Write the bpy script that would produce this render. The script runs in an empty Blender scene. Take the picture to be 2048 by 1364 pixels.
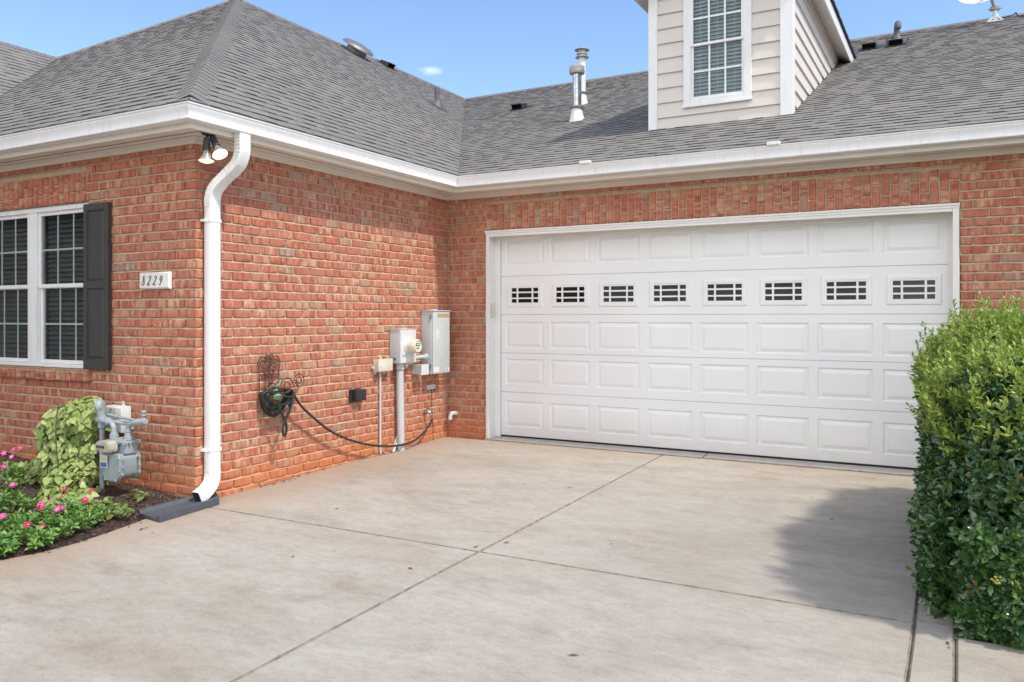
import bpy, bmesh, math, random
import numpy as np
from mathutils import Vector, Matrix
R = math.radians
S = bpy.context.scene
COL = S.collection
rng = random.Random(7)

# ------------------------------------------------------------------ camera, sky, sun, exposure
cam_d = bpy.data.cameras.new('camera'); cam = bpy.data.objects.new('camera', cam_d); COL.objects.link(cam)
cam.location = (5.4651, -8.2847, 1.4283)
cam.rotation_euler = (R(90), 0, 0.5041)
cam_d.sensor_width = 36.0; cam_d.lens = 36.0 * 1621.14 / 2048.0
cam_d.shift_y = -48.96 / 2048.0
cam_d.clip_start = 0.05; cam_d.clip_end = 2000
S.camera = cam
SUN_EL, SUN_AZ = 55.0, 10.0            # degrees; azimuth measured from +X towards -Y
FILL_CLOUD_LO, FILL_CLOUD_COL = .46, (10.2, 9.8, 9.3, 1)
W = bpy.data.worlds.new('World'); S.world = W; W.use_nodes = True
nt = W.node_tree; nt.nodes.clear()
wo = nt.nodes.new('ShaderNodeOutputWorld'); bg = nt.nodes.new('ShaderNodeBackground')
sky = nt.nodes.new('ShaderNodeTexSky'); sky.sky_type = 'NISHITA'; sky.sun_disc = False
sky.sun_elevation = R(SUN_EL); sky.sun_rotation = R(90 + SUN_AZ)
sky.air_density = 1.0; sky.dust_density = 0.15; sky.ozone_density = 3.5; sky.altitude = 200
bg.inputs['Strength'].default_value = 0.15
tc = nt.nodes.new('ShaderNodeTexCoord')
def cloud(direction, size, seed):
    d = Vector(direction).normalized()
    dv = nt.nodes.new('ShaderNodeVectorMath'); dv.operation = 'DISTANCE'
    dv.inputs[1].default_value = d
    sc_ = nt.nodes.new('ShaderNodeVectorMath'); sc_.operation = 'MULTIPLY'; sc_.inputs[1].default_value = (1, 1, 2.6)
    sb = nt.nodes.new('ShaderNodeVectorMath'); sb.operation = 'MULTIPLY'; sb.inputs[1].default_value = (1, 1, 2.6)
    nt.links.new(tc.outputs['Generated'], sc_.inputs[0]); dv.inputs[1].default_value = (d.x, d.y, d.z * 2.6)
    nt.links.new(sc_.outputs[0], dv.inputs[0])
    no = nt.nodes.new('ShaderNodeTexNoise'); no.noise_dimensions = '4D'; no.inputs['W'].default_value = seed
    no.inputs['Scale'].default_value = 34; no.inputs['Detail'].default_value = 5
    nt.links.new(sc_.outputs[0], no.inputs['Vector'])
    a = nt.nodes.new('ShaderNodeMath'); a.operation = 'MULTIPLY_ADD'; a.inputs[1].default_value = -1.0 / size; a.inputs[2].default_value = 0.55
    nt.links.new(dv.outputs['Value'], a.inputs[0])
    b = nt.nodes.new('ShaderNodeMath'); b.operation = 'ADD'
    nt.links.new(a.outputs[0], b.inputs[0]); nt.links.new(no.outputs['Fac'], b.inputs[1])
    r = nt.nodes.new('ShaderNodeMapRange'); r.inputs['From Min'].default_value = 0.62; r.inputs['From Max'].default_value = 1.05
    r.inputs['To Max'].default_value = 0.22
    nt.links.new(b.outputs[0], r.inputs['Value'])
    return r.outputs['Result']
c1 = cloud((-0.545, 0.79, 0.29), 0.034, 3.0); c2 = cloud((-0.89, 0.34, 0.30), 0.04, 9.0)
mx = nt.nodes.new('ShaderNodeMath'); mx.operation = 'MAXIMUM'
nt.links.new(c1, mx.inputs[0]); nt.links.new(c2, mx.inputs[1])
mc = nt.nodes.new('ShaderNodeMix'); mc.data_type = 'RGBA'
nt.links.new(mx.outputs[0], mc.inputs['Factor']); nt.links.new(sky.outputs[0], mc.inputs[6]); mc.inputs[7].default_value = (9, 9.5, 10, 1)
# unseen bright clouds behind the camera, added to fill the shaded walls
cn_ = nt.nodes.new('ShaderNodeTexNoise'); cn_.inputs['Scale'].default_value = 1.7; cn_.inputs['Detail'].default_value = 7; cn_.inputs['Roughness'].default_value = .55
cmp_ = nt.nodes.new('ShaderNodeVectorMath'); cmp_.operation = 'MULTIPLY'; cmp_.inputs[1].default_value = (1, 1, 1.8); nt.links.new(tc.outputs['Generated'], cmp_.inputs[0]); nt.links.new(cmp_.outputs[0], cn_.inputs['Vector'])
cr_ = nt.nodes.new('ShaderNodeMapRange'); cr_.inputs['From Min'].default_value = FILL_CLOUD_LO; cr_.inputs['From Max'].default_value = FILL_CLOUD_LO + .10; nt.links.new(cn_.outputs['Fac'], cr_.inputs['Value'])
cs_ = nt.nodes.new('ShaderNodeSeparateXYZ'); nt.links.new(tc.outputs['Generated'], cs_.inputs[0])
cy_ = nt.nodes.new('ShaderNodeMapRange'); cy_.inputs['From Min'].default_value = .15; cy_.inputs['From Max'].default_value = -.2; nt.links.new(cs_.outputs[1], cy_.inputs['Value'])
cm_ = nt.nodes.new('ShaderNodeMath'); cm_.operation = 'MULTIPLY'; nt.links.new(cr_.outputs[0], cm_.inputs[0]); nt.links.new(cy_.outputs[0], cm_.inputs[1])
mc2 = nt.nodes.new('ShaderNodeMix'); mc2.data_type = 'RGBA'; nt.links.new(cm_.outputs[0], mc2.inputs['Factor']); nt.links.new(mc.outputs[2], mc2.inputs[6]); mc2.inputs[7].default_value = FILL_CLOUD_COL
nt.links.new(mc2.outputs[2], bg.inputs['Color']); nt.links.new(bg.outputs[0], wo.inputs['Surface'])
sd = bpy.data.lights.new('sun', 'SUN'); sd.energy = 2.2; sd.angle = R(3.5); sd.color = (1.0, 0.91, 0.78)
sun = bpy.data.objects.new('sun', sd); COL.objects.link(sun)
e, a = R(SUN_EL), R(SUN_AZ)
sun_dir = Vector((math.cos(e) * math.cos(a), -math.cos(e) * math.sin(a), math.sin(e)))
sun.rotation_euler = sun_dir.to_track_quat('Z', 'Y').to_euler()
sun.location = (12, -6, 14)
S.view_settings.view_transform = 'Standard'; S.view_settings.look = 'None'
S.view_settings.gamma = 1; S.view_settings.exposure = 0.70; S.view_settings.use_curve_mapping = False
S.cycles.max_bounces = 8; S.cycles.transparent_max_bounces = 12

# ------------------------------------------------------------------ main measurements (metres)
L = 3.7343            # length of the side wall, from the inside corner (0,0) to the outer corner (0,-L)
G = 0.396             # gutter lip beyond the wall
ZT = 3.05             # top of the gutter
LW = -3.94            # wall of the wing further left
MA = MB = 0.675; MC = 5.0 / 12.0
ZR = 6.68; YC = -G + (ZR - ZT) / MC; XR = G - (ZR - ZT) / MB; YA = -(L + G) + (ZR - ZT) / MA
TL, TR, ZH = 0.5468, 5.4668, 2.4463      # garage opening
DX, DW = 0.6366, 4.7586                  # door leaf
def gz(x, y): return -0.03 + 0.019 * y   # fall of the drive

# ------------------------------------------------------------------ helpers
def tag(o, label=None, cat=None, group=None, kind=None):
    if label: o['label'] = label
    if cat: o['category'] = cat
    if group: o['group'] = group
    if kind: o['kind'] = kind
    return o
def empty(name, loc, label, cat, group=None):
    o = bpy.data.objects.new(name, None); COL.objects.link(o); o.location = loc; o.empty_display_size = 0.1
    return tag(o, label, cat, group)
class MB_:
    """collects geometry in world metres; build() links it as one mesh object"""
    def __init__(s): s.v = []; s.f = []; s.m = []; s.att = []
    def add(s, vs, fs, mi=0, att=None):
        n = len(s.v); s.v += [tuple(p) for p in vs]
        for f in fs: s.f.append(tuple(i + n for i in f)); s.m.append(mi)
        s.att += [att if att else (0.5, 0.5, 0.5)] * len(vs) if not isinstance(att, list) else att
    def box(s, x0, x1, y0, y1, z0, z1, mi=0, bev=0.0, att=None):
        x0, x1 = min(x0, x1), max(x0, x1); y0, y1 = min(y0, y1), max(y0, y1); z0, z1 = min(z0, z1), max(z0, z1)
        b = min(bev, (x1 - x0) * .45, (y1 - y0) * .45, (z1 - z0) * .45)
        if b <= 0:
            vs = [(x, y, z) for x in (x0, x1) for y in (y0, y1) for z in (z0, z1)]
            s.add(vs, [(0, 1, 3, 2), (4, 6, 7, 5), (0, 4, 5, 1), (2, 3, 7, 6), (0, 2, 6, 4), (1, 5, 7, 3)], mi, att); return
        bm = bmesh.new(); bmesh.ops.create_cube(bm, size=1.0)
        for v in bm.verts:
            v.co = Vector((x0 + (x1 - x0) * (v.co.x + .5), y0 + (y1 - y0) * (v.co.y + .5), z0 + (z1 - z0) * (v.co.z + .5)))
        bmesh.ops.bevel(bm, geom=bm.edges[:], offset=b, segments=2, affect='EDGES', profile=0.6)
        s.bm(bm, mi, att)
    def bm(s, bm, mi=0, att=None, mat=None):
        bm.verts.index_update()
        s.add([(mat @ v.co if mat else v.co)[:] for v in bm.verts], [[v.index for v in f.verts] for f in bm.faces], mi, att); bm.free()
    def tube(s, pts, r, n=10, mi=0, caps=True, closed=False, att=None):
        pts = [Vector(p) for p in pts]; N = len(pts)
        rs = r if isinstance(r, (list, tuple)) else [r] * N
        vs = []; up = None
        for i, p in enumerate(pts):
            if closed: t = (pts[(i + 1) % N] - pts[i - 1]).normalized()
            else: t = (pts[min(i + 1, N - 1)] - pts[max(i - 1, 0)]).normalized()
            if up is None:
                up = Vector((0, 0, 1)) if abs(t.z) < .9 else Vector((1, 0, 0))
            up = (up - t * up.dot(t)).normalized(); sd_ = t.cross(up)
            for k in range(n):
                a_ = 2 * math.pi * k / n; vs.append(p + (up * math.cos(a_) + sd_ * math.sin(a_)) * rs[i])
        fs = []
        for i in range(N if closed else N - 1):
            j = (i + 1) % N
            for k in range(n):
                k2 = (k + 1) % n; fs.append((i * n + k, i * n + k2, j * n + k2, j * n + k))
        if caps and not closed:
            fs.append(tuple(range(n))[::-1]); fs.append(tuple((N - 1) * n + k for k in range(n)))
        s.add(vs, fs, mi, att)
    def lathe(s, prof, o, axis=(0, 0, 1), n=24, mi=0, sy=1.0):
        ax = Vector(axis).normalized(); q = ax.to_track_quat('Z', 'Y').to_matrix(); o = Vector(o)
        vs = []; fs = []
        for (r, h) in prof:
            for k in range(n):
                a_ = 2 * math.pi * k / n; vs.append(o + q @ Vector((r * math.cos(a_), r * math.sin(a_) * sy, h)))
        for i in range(len(prof) - 1):
            for k in range(n):
                k2 = (k + 1) % n; fs.append((i * n + k, i * n + k2, (i + 1) * n + k2, (i + 1) * n + k))
        if prof[0][0] > 1e-5: fs.append(tuple(range(n))[::-1])
        if prof[-1][0] > 1e-5: fs.append(tuple((len(prof) - 1) * n + k for k in range(n)))
        s.add(vs, fs, mi)
    def prism(s, poly, d, mi=0):
        """poly: list of 3-D points; extruded by vector d"""
        n = len(poly); d = Vector(d); vs = [Vector(p) for p in poly] + [Vector(p) + d for p in poly]
        fs = [tuple(range(n))[::-1], tuple(range(n, 2 * n))] + [(i, (i + 1) % n, n + (i + 1) % n, n + i) for i in range(n)]
        s.add(vs, fs, mi)
    def quad(s, *p, mi=0, att=None): s.add(p, [tuple(range(len(p)))], mi, att)
    def build(s, name, mats, parent=None, smooth=False, fix=True, att=False, angle=35):
        me = bpy.data.meshes.new(name)
        org = Vector(parent.location) if parent is not None else Vector((0, 0, 0))
        p = parent
        if p is not None:
            while p.parent is not None: p = p.parent; org += p.location
        me.from_pydata([tuple(Vector(v) - org) for v in s.v], [], s.f)
        if not isinstance(mats, (list, tuple)): mats = [mats]
        for m_ in mats: me.materials.append(m_)
        if len(mats) > 1: me.polygons.foreach_set('material_index', s.m)
        if att:
            at = me.attributes.new('bc', 'FLOAT_VECTOR', 'POINT'); at.data.foreach_set('vector', np.array(s.att, np.float32).ravel())
        if fix:
            b = bmesh.new(); b.from_mesh(me); bmesh.ops.recalc_face_normals(b, faces=b.faces[:]); b.to_mesh(me); b.free()
        if smooth:
            me.polygons.foreach_set('use_smooth', [True] * len(me.polygons))
            try: me.set_sharp_from_angle(angle=R(angle))
            except Exception: pass
        me.update()
        o = bpy.data.objects.new(name, me); COL.objects.link(o)
        if parent is not None: o.parent = parent
        return o
def arc(c, r, a0, a1, n, u, v):
    c = Vector(c); u = Vector(u); v = Vector(v)
    return [c + (u * math.cos(R(a0 + (a1 - a0) * i / n)) + v * math.sin(R(a0 + (a1 - a0) * i / n))) * r for i in range(n + 1)]
def catmull(pts, n=8):
    P = [Vector(p) for p in pts]; out = []
    for i in range(len(P) - 1):
        p0, p1, p2, p3 = P[max(i - 1, 0)], P[i], P[i + 1], P[min(i + 2, len(P) - 1)]
        for k in range(n):
            t = k / n
            out.append(.5 * ((2 * p1) + (p2 - p0) * t + (2 * p0 - 5 * p1 + 4 * p2 - p3) * t * t + (3 * p1 - p0 - 3 * p2 + p3) * t ** 3))
    out.append(P[-1]); return out

# ------------------------------------------------------------------ materials
def new_mat(name):
    m = bpy.data.materials.new(name); m.use_nodes = True; t = m.node_tree
    return m, t, t.nodes['Principled BSDF']
def N_(t, typ, **kw):
    n = t.nodes.new(typ)
    for k, v in kw.items():
        if hasattr(n, k): setattr(n, k, v)
        else: n.inputs[k].default_value = v
    return n
def lk(t, a, b): t.links.new(a, b)
def ramp(t, fac, stops, interp='LINEAR'):
    r = t.nodes.new('ShaderNodeValToRGB'); r.color_ramp.interpolation = interp
    el = r.color_ramp.elements
    while len(el) < len(stops): el.new(0.5)
    for e_, (p, c) in zip(el, stops): e_.position = p; e_.color = (*c, 1) if len(c) == 3 else c
    lk(t, fac, r.inputs['Fac']); return r.outputs['Color']
def mixc(t, fac, a, b, mode='MIX'):
    m = t.nodes.new('ShaderNodeMix'); m.data_type = 'RGBA'; m.blend_type = mode
    for sock, v in ((0, fac), (6, a), (7, b)):
        if hasattr(v, 'is_output'): lk(t, v, m.inputs[sock])
        else: m.inputs[sock].default_value = v if sock == 0 else (*v, 1)
    return m.outputs[2]
def bump(t, h, strength, dist, bsdf):
    b = t.nodes.new('ShaderNodeBump'); b.inputs['Strength'].default_value = strength; b.inputs['Distance'].default_value = dist
    lk(t, h, b.inputs['Height']); lk(t, b.outputs['Normal'], bsdf.inputs['Normal'])
def simple(name, col, rough=.5, metal=0.0, var=.06, scale=9.0, bmp=0.0, bscale=120.0, spec=None):
    m, t, p = new_mat(name)
    tcn = N_(t, 'ShaderNodeTexCoord')
    n = N_(t, 'ShaderNodeTexNoise', Scale=scale, Detail=4.0); lk(t, tcn.outputs['Object'], n.inputs['Vector'])
    lo = tuple(max(0, c * (1 - var)) for c in col); hi = tuple(min(1, c * (1 + var)) for c in col)
    lk(t, ramp(t, n.outputs['Fac'], [(.3, lo), (.7, hi)]), p.inputs['Base Color'])
    p.inputs['Roughness'].default_value = rough; p.inputs['Metallic'].default_value = metal
    if spec is not None: p.inputs['Specular IOR Level'].default_value = spec
    if bmp:
        n2 = N_(t, 'ShaderNodeTexNoise', Scale=bscale, Detail=2.0); lk(t, tcn.outputs['Object'], n2.inputs['Vector'])
        bump(t, n2.outputs['Fac'], bmp, .002, p)
    return m
M = {}
# brick: bc attribute = (along, across, random)
m, t, p = new_mat('brick'); M['brick'] = m
at = N_(t, 'ShaderNodeAttribute', attribute_name='bc'); sx = N_(t, 'ShaderNodeSeparateXYZ'); lk(t, at.outputs['Vector'], sx.inputs[0])
cb = N_(t, 'ShaderNodeCombineXYZ')
def mul(t, a, k, add=0.0):
    n = N_(t, 'ShaderNodeMath', operation='MULTIPLY_ADD'); lk(t, a, n.inputs[0]); n.inputs[1].default_value = k; n.inputs[2].default_value = add; return n.outputs[0]
lk(t, mul(t, sx.outputs[0], 22), cb.inputs[0]); lk(t, mul(t, sx.outputs[1], 5), cb.inputs[1]); lk(t, mul(t, sx.outputs[2], 97), cb.inputs[2])
st = N_(t, 'ShaderNodeTexNoise', Scale=1.0, Detail=2.5, Roughness=.6); lk(t, cb.outputs[0], st.inputs['Vector'])
base = ramp(t, sx.outputs[2], [(0, (.49, .170, .098)), (.25, (.44, .145, .086)), (.5, (.475, .188, .117)), (.75, (.415, .156, .100)), (.93, (.46, .232, .147)), (.99, (.38, .24, .17)), (1, (.33, .24, .19))])
wn = N_(t, 'ShaderNodeTexWhiteNoise', noise_dimensions='1D'); lk(t, mul(t, sx.outputs[2], 913.7), wn.inputs['W'])
stf = N_(t, 'ShaderNodeMapRange'); lk(t, st.outputs['Fac'], stf.inputs['Value']); stf.inputs['From Min'].default_value = .48; stf.inputs['From Max'].default_value = .62
sm = N_(t, 'ShaderNodeMath', operation='MULTIPLY'); lk(t, stf.outputs[0], sm.inputs[0])
pw = N_(t, 'ShaderNodeMapRange'); lk(t, wn.outputs['Value'], pw.inputs['Value']); pw.inputs['From Min'].default_value = .12; pw.inputs['From Max'].default_value = .9; pw.inputs['To Max'].default_value = .78
lk(t, pw.outputs[0], sm.inputs[1])
c = mixc(t, sm.outputs[0], base, (.62, .42, .27))
dk = N_(t, 'ShaderNodeMapRange'); lk(t, st.outputs['Fac'], dk.inputs['Value']); dk.inputs['From Min'].default_value = .45; dk.inputs['From Max'].default_value = .34; dk.inputs['To Max'].default_value = .75
c = mixc(t, dk.outputs[0], c, (.31, .085, .06))
geo = N_(t, 'ShaderNodeNewGeometry')
fn = N_(t, 'ShaderNodeTexNoise', Scale=55.0, Detail=6.0, Roughness=.65); lk(t, geo.outputs['Position'], fn.inputs['Vector'])
c = mixc(t, .45, c, mixc(t, 1.0, c, ramp(t, fn.outputs['Fac'], [(.3, (.55, .5, .5)), (.7, (1.35, 1.3, 1.25))]), 'MULTIPLY'))
# red clay splashed on the lowest courses
gzp = N_(t, 'ShaderNodeSeparateXYZ'); lk(t, geo.outputs['Position'], gzp.inputs[0])
ln = N_(t, 'ShaderNodeTexNoise', Scale=2.2, Detail=3.0); lk(t, geo.outputs['Position'], ln.inputs['Vector'])
za = N_(t, 'ShaderNodeMath', operation='MULTIPLY_ADD'); lk(t, ln.outputs['Fac'], za.inputs[0]); za.inputs[1].default_value = -.35; lk(t, gzp.outputs[2], za.inputs[2])
zs = N_(t, 'ShaderNodeMapRange'); lk(t, za.outputs[0], zs.inputs['Value']); zs.inputs['From Min'].default_value = .12; zs.inputs['From Max'].default_value = -.16; zs.inputs['To Max'].default_value = .6
c = mixc(t, zs.outputs[0], c, (.56, .18, .065))
lk(t, c, p.inputs['Base Color']); p.inputs['Roughness'].default_value = .88
bump(t, fn.outputs['Fac'], .7, .008, p)
# mortar
m, t, p = new_mat('mortar'); M['mortar'] = m
geo = N_(t, 'ShaderNodeNewGeometry'); n1 = N_(t, 'ShaderNodeTexNoise', Scale=14.0, Detail=8.0, Roughness=.7); lk(t, geo.outputs['Position'], n1.inputs['Vector'])
c = ramp(t, n1.outputs['Fac'], [(.3, (.42, .30, .20)), (.55, (.53, .39, .27)), (.75, (.61, .48, .35))])
gzp = N_(t, 'ShaderNodeSeparateXYZ'); lk(t, geo.outputs['Position'], gzp.inputs[0])
ln = N_(t, 'ShaderNodeTexNoise', Scale=2.2, Detail=3.0); lk(t, geo.outputs['Position'], ln.inputs['Vector'])
za = N_(t, 'ShaderNodeMath', operation='MULTIPLY_ADD'); lk(t, ln.outputs['Fac'], za.inputs[0]); za.inputs[1].default_value = -.35; lk(t, gzp.outputs[2], za.inputs[2])
zs = N_(t, 'ShaderNodeMapRange'); lk(t, za.outputs[0], zs.inputs['Value']); zs.inputs['From Min'].default_value = .12; zs.inputs['From Max'].default_value = -.16; zs.inputs['To Max'].default_value = .7
lk(t, mixc(t, zs.outputs[0], c, (.58, .24, .10)), p.inputs['Base Color']); p.inputs['Roughness'].default_value = .95
bump(t, n1.outputs['Fac'], .8, .008, p)
# shingles: bc = (random, random, band)
m, t, p = new_mat('shingle'); M['shingle'] = m
at = N_(t, 'ShaderNodeAttribute', attribute_name='bc'); sx = N_(t, 'ShaderNodeSeparateXYZ'); lk(t, at.outputs['Vector'], sx.inputs[0])
c = ramp(t, sx.outputs[0], [(0, (.170, .168, .165)), (.25, (.200, .191, .183)), (.5, (.186, .181, .175)), (.7, (.214, .197, .185)), (.85, (.180, .184, .186)), (1, (.220, .206, .192))])
geo = N_(t, 'ShaderNodeNewGeometry'); n1 = N_(t, 'ShaderNodeTexNoise', Scale=60.0, Detail=4.0, Roughness=.8); lk(t, geo.outputs['Position'], n1.inputs['Vector'])
n2 = N_(t, 'ShaderNodeTexNoise', Scale=.8, Detail=3.0); lk(t, geo.outputs['Position'], n2.inputs['Vector'])
c = mixc(t, 1.0, c, ramp(t, n1.outputs['Fac'], [(.25, (.62, .62, .64)), (.75, (1.38, 1.37, 1.34))]), 'MULTIPLY')
c = mixc(t, 1.0, c, ramp(t, n2.outputs['Fac'], [(.3, (.92, .92, .93)), (.7, (1.08, 1.07, 1.06))]), 'MULTIPLY')
c = mixc(t, sx.outputs[2], c, (.028, .028, .032))
lk(t, c, p.inputs['Base Color']); p.inputs['Roughness'].default_value = .92; bump(t, n1.outputs['Fac'], .4, .004, p)
# concrete
m, t, p = new_mat('concrete'); M['concrete'] = m
geo = N_(t, 'ShaderNodeNewGeometry')
mp = N_(t, 'ShaderNodeMapping'); lk(t, geo.outputs['Position'], mp.inputs['Vector']); mp.inputs['Scale'].default_value = (.55, 1.1, 1); mp.inputs['Rotation'].default_value = (0, 0, R(25))
n1 = N_(t, 'ShaderNodeTexNoise', Scale=.9, Detail=7.0, Roughness=.62, Distortion=.6); lk(t, mp.outputs[0], n1.inputs['Vector'])
n2 = N_(t, 'ShaderNodeTexNoise', Scale=5.0, Detail=8.0, Roughness=.7); lk(t, mp.outputs[0], n2.inputs['Vector'])
n3 = N_(t, 'ShaderNodeTexNoise', Scale=230.0, Detail=3.0, Roughness=.75); mpb = N_(t, 'ShaderNodeMapping'); lk(t, geo.outputs['Position'], mpb.inputs['Vector']); mpb.inputs['Scale'].default_value = (.35, 1, 1); lk(t, mpb.outputs[0], n3.inputs['Vector'])
c = ramp(t, n1.outputs['Fac'], [(.30, (.315, .276, .228)), (.45, (.362, .332, .288)), (.56, (.395, .37, .33)), (.70, (.345, .312, .265))])
c = mixc(t, 1.0, c, ramp(t, n2.outputs['Fac'], [(.30, (.80, .775, .745)), (.48, (.98, .975, .97)), (.72, (1.08, 1.08, 1.08))]), 'MULTIPLY')
c = mixc(t, 1.0, c, ramp(t, n3.outputs['Fac'], [(.25, (.76, .76, .75)), (.55, (1.02, 1.02, 1.02)), (.8, (1.14, 1.14, 1.13))]), 'MULTIPLY')
n6 = N_(t, 'ShaderNodeTexNoise', Scale=22.0, Detail=8.0, Roughness=.72, Distortion=.5); lk(t, mp.outputs[0], n6.inputs['Vector'])
c = mixc(t, 1.0, c, ramp(t, n6.outputs['Fac'], [(.3, (.86, .855, .85)), (.5, (1, 1, 1)), (.7, (1.09, 1.09, 1.09))]), 'MULTIPLY')
# clay washed along the walls and the bed
sx = N_(t, 'ShaderNodeSeparateXYZ'); lk(t, geo.outputs['Position'], sx.inputs[0])
def edge(t, sock, f0, f1, amt):
    r = N_(t, 'ShaderNodeMapRange'); lk(t, sock, r.inputs['Value']); r.inputs['From Min'].default_value = f0; r.inputs['From Max'].default_value = f1
    r.inputs['To Min'].default_value = amt; r.inputs['To Max'].default_value = 0; r.interpolation_type = 'SMOOTHERSTEP'; return r.outputs[0]
mm = N_(t, 'ShaderNodeMath', operation='MAXIMUM'); lk(t, edge(t, sx.outputs[0], .0, 1.1, .9), mm.inputs[0])
ng = N_(t, 'ShaderNodeMath', operation='MULTIPLY'); lk(t, sx.outputs[1], ng.inputs[0]); ng.inputs[1].default_value = -1
lk(t, edge(t, ng.outputs[0], 0.0, .8, .35), mm.inputs[1])
m2 = N_(t, 'ShaderNodeMath', operation='MULTIPLY'); lk(t, mm.outputs[0], m2.inputs[0]); lk(t, n2.outputs['Fac'], m2.inputs[1])
c = mixc(t, m2.outputs[0], c, (.36, .24, .155))
# dark drips
vd = N_(t, 'ShaderNodeTexVoronoi', Scale=.9); mpv = N_(t, 'ShaderNodeMapping'); lk(t, geo.outputs['Position'], mpv.inputs['Vector']); mpv.inputs['Location'].default_value = (3.3, 1.7, 0); lk(t, mpv.outputs[0], vd.inputs['Vector'])
vdr = N_(t, 'ShaderNodeMapRange'); lk(t, vd.outputs['Distance'], vdr.inputs['Value']); vdr.inputs['From Min'].default_value = .05; vdr.inputs['From Max'].default_value = .012; vdr.inputs['To Max'].default_value = .35
c = mixc(t, vdr.outputs[0], c, (.17, .155, .14))
# scattered pits and rust spots
vo = N_(t, 'ShaderNodeTexVoronoi', Scale=1.7); lk(t, geo.outputs['Position'], vo.inputs['Vector'])
sp = N_(t, 'ShaderNodeMapRange'); lk(t, vo.outputs['Distance'], sp.inputs['Value']); sp.inputs['From Min'].default_value = .075; sp.inputs['From Max'].default_value = .02; sp.inputs['To Max'].default_value = .22
c = mixc(t, sp.outputs[0], c, (.34, .24, .16))
# grey tyre and drip staining in the right-hand bay, and faint trowel arcs
n5 = N_(t, 'ShaderNodeTexNoise', Scale=1.4, Detail=6.0, Roughness=.6, Distortion=1.2); lk(t, geo.outputs['Position'], n5.inputs['Vector'])
dd = N_(t, 'ShaderNodeVectorMath', operation='DISTANCE'); mpd = N_(t, 'ShaderNodeMapping'); lk(t, geo.outputs['Position'], mpd.inputs['Vector']); mpd.inputs['Scale'].default_value = (1, .62, 0); lk(t, mpd.outputs[0], dd.inputs[0]); dd.inputs[1].default_value = (4.35, -1.65, 0)
rr = N_(t, 'ShaderNodeMapRange'); lk(t, dd.outputs['Value'], rr.inputs['Value']); rr.inputs['From Min'].default_value = 1.5; rr.inputs['From Max'].default_value = .2; rr.inputs['To Max'].default_value = 1.0
m5 = N_(t, 'ShaderNodeMath', operation='MULTIPLY'); lk(t, rr.outputs[0], m5.inputs[0]); s5 = N_(t, 'ShaderNodeMapRange'); lk(t, n5.outputs['Fac'], s5.inputs['Value']); s5.inputs['From Min'].default_value = .38; s5.inputs['From Max'].default_value = .62; s5.inputs['To Max'].default_value = .28; lk(t, s5.outputs[0], m5.inputs[1])
c = mixc(t, m5.outputs[0], c, (.235, .225, .21))
lk(t, c, p.inputs['Base Color']); p.inputs['Roughness'].default_value = .9
ad = N_(t, 'ShaderNodeMath', operation='ADD'); lk(t, n3.outputs['Fac'], ad.inputs[0]); lk(t, n2.outputs['Fac'], ad.inputs[1]); bump(t, ad.outputs[0], .35, .004, p)
M['white'] = simple('white_vinyl', (.80, .80, .80), .35, var=.025, scale=3)
m, t, p = new_mat('white_vinyl_weathered'); M['white'] = m
tcn = N_(t, 'ShaderNodeTexCoord'); mp = N_(t, 'ShaderNodeMapping'); lk(t, tcn.outputs['Object'], mp.inputs['Vector']); mp.inputs['Scale'].default_value = (26, 26, 1.6)
n1 = N_(t, 'ShaderNodeTexNoise', Scale=1.0, Detail=5.0, Roughness=.6); lk(t, mp.outputs[0], n1.inputs['Vector']); n2 = N_(t, 'ShaderNodeTexNoise', Scale=2.2, Detail=5.0); lk(t, tcn.outputs['Object'], n2.inputs['Vector'])
c = mixc(t, 1.0, ramp(t, n1.outputs['Fac'], [(.30, (.74, .725, .70)), (.45, (.81, .81, .805)), (.8, (.83, .83, .83))]), ramp(t, n2.outputs['Fac'], [(.3, (.95, .945, .935)), (.6, (1, 1, 1))]), 'MULTIPLY')
lk(t, c, p.inputs['Base Color']); p.inputs['Roughness'].default_value = .38
M['trimwhite'] = simple('white_trim_paint', (.80, .785, .755), .5, var=.04, scale=4)
M['soffit'] = simple('almond_soffit', (.78, .73, .66), .55, var=.04, scale=3)
M['siding'] = simple('beige_siding', (.66, .61, .56), .6, var=.04, scale=2, bmp=.12, bscale=60)
M['taupe'] = simple('taupe_siding', (.20, .185, .17), .6, var=.05)
M['shutter'] = simple('charcoal_shutter', (.050, .048, .047), .45, var=.1, scale=5)
M['grey_box'] = simple('grey_enamel', (.50, .54, .56), .42, var=.05, scale=6)
M['grey_light'] = simple('light_grey_plastic', (.62, .65, .66), .45, var=.04)
M['meter_grey'] = simple('gas_meter_grey', (.29, .335, .345), .42, var=.08, scale=14, bmp=.05)
M['pipe_grey'] = simple('pipe_grey', (.29, .335, .36), .42, var=.14, scale=20)
M['pvc'] = simple('grey_pvc', (.52, .55, .57), .4, var=.05)
M['cream'] = simple('cream_plastic', (.62, .59, .50), .5, var=.08, scale=16)
M['black'] = simple('black_plastic', (.022, .023, .024), .38, var=.15)
M['dark'] = simple('dark_void', (.012, .012, .013), .9, var=.2)
M['blackmetal'] = simple('black_vent_metal', (.03, .03, .032), .5, var=.15)
M['galv'] = simple('galvanised_steel', (.50, .52, .53), .26, metal=.95, var=.3, scale=14)
M['galv_dull'] = simple('weathered_tin', (.42, .40, .37), .55, metal=.6, var=.25, scale=25)
M['index'] = simple('weathered_beige_plastic', (.40, .385, .32), .5, var=.12, scale=30)
M['fan'] = simple('dull_fan_metal', (.20, .20, .205), .5, metal=.5, var=.2, scale=12)
M['pipewhite'] = simple('white_flue', (.72, .72, .71), .4, var=.08, scale=18)
M['lead'] = simple('lead_grey', (.10, .11, .12), .55, var=.15, scale=20)
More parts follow.
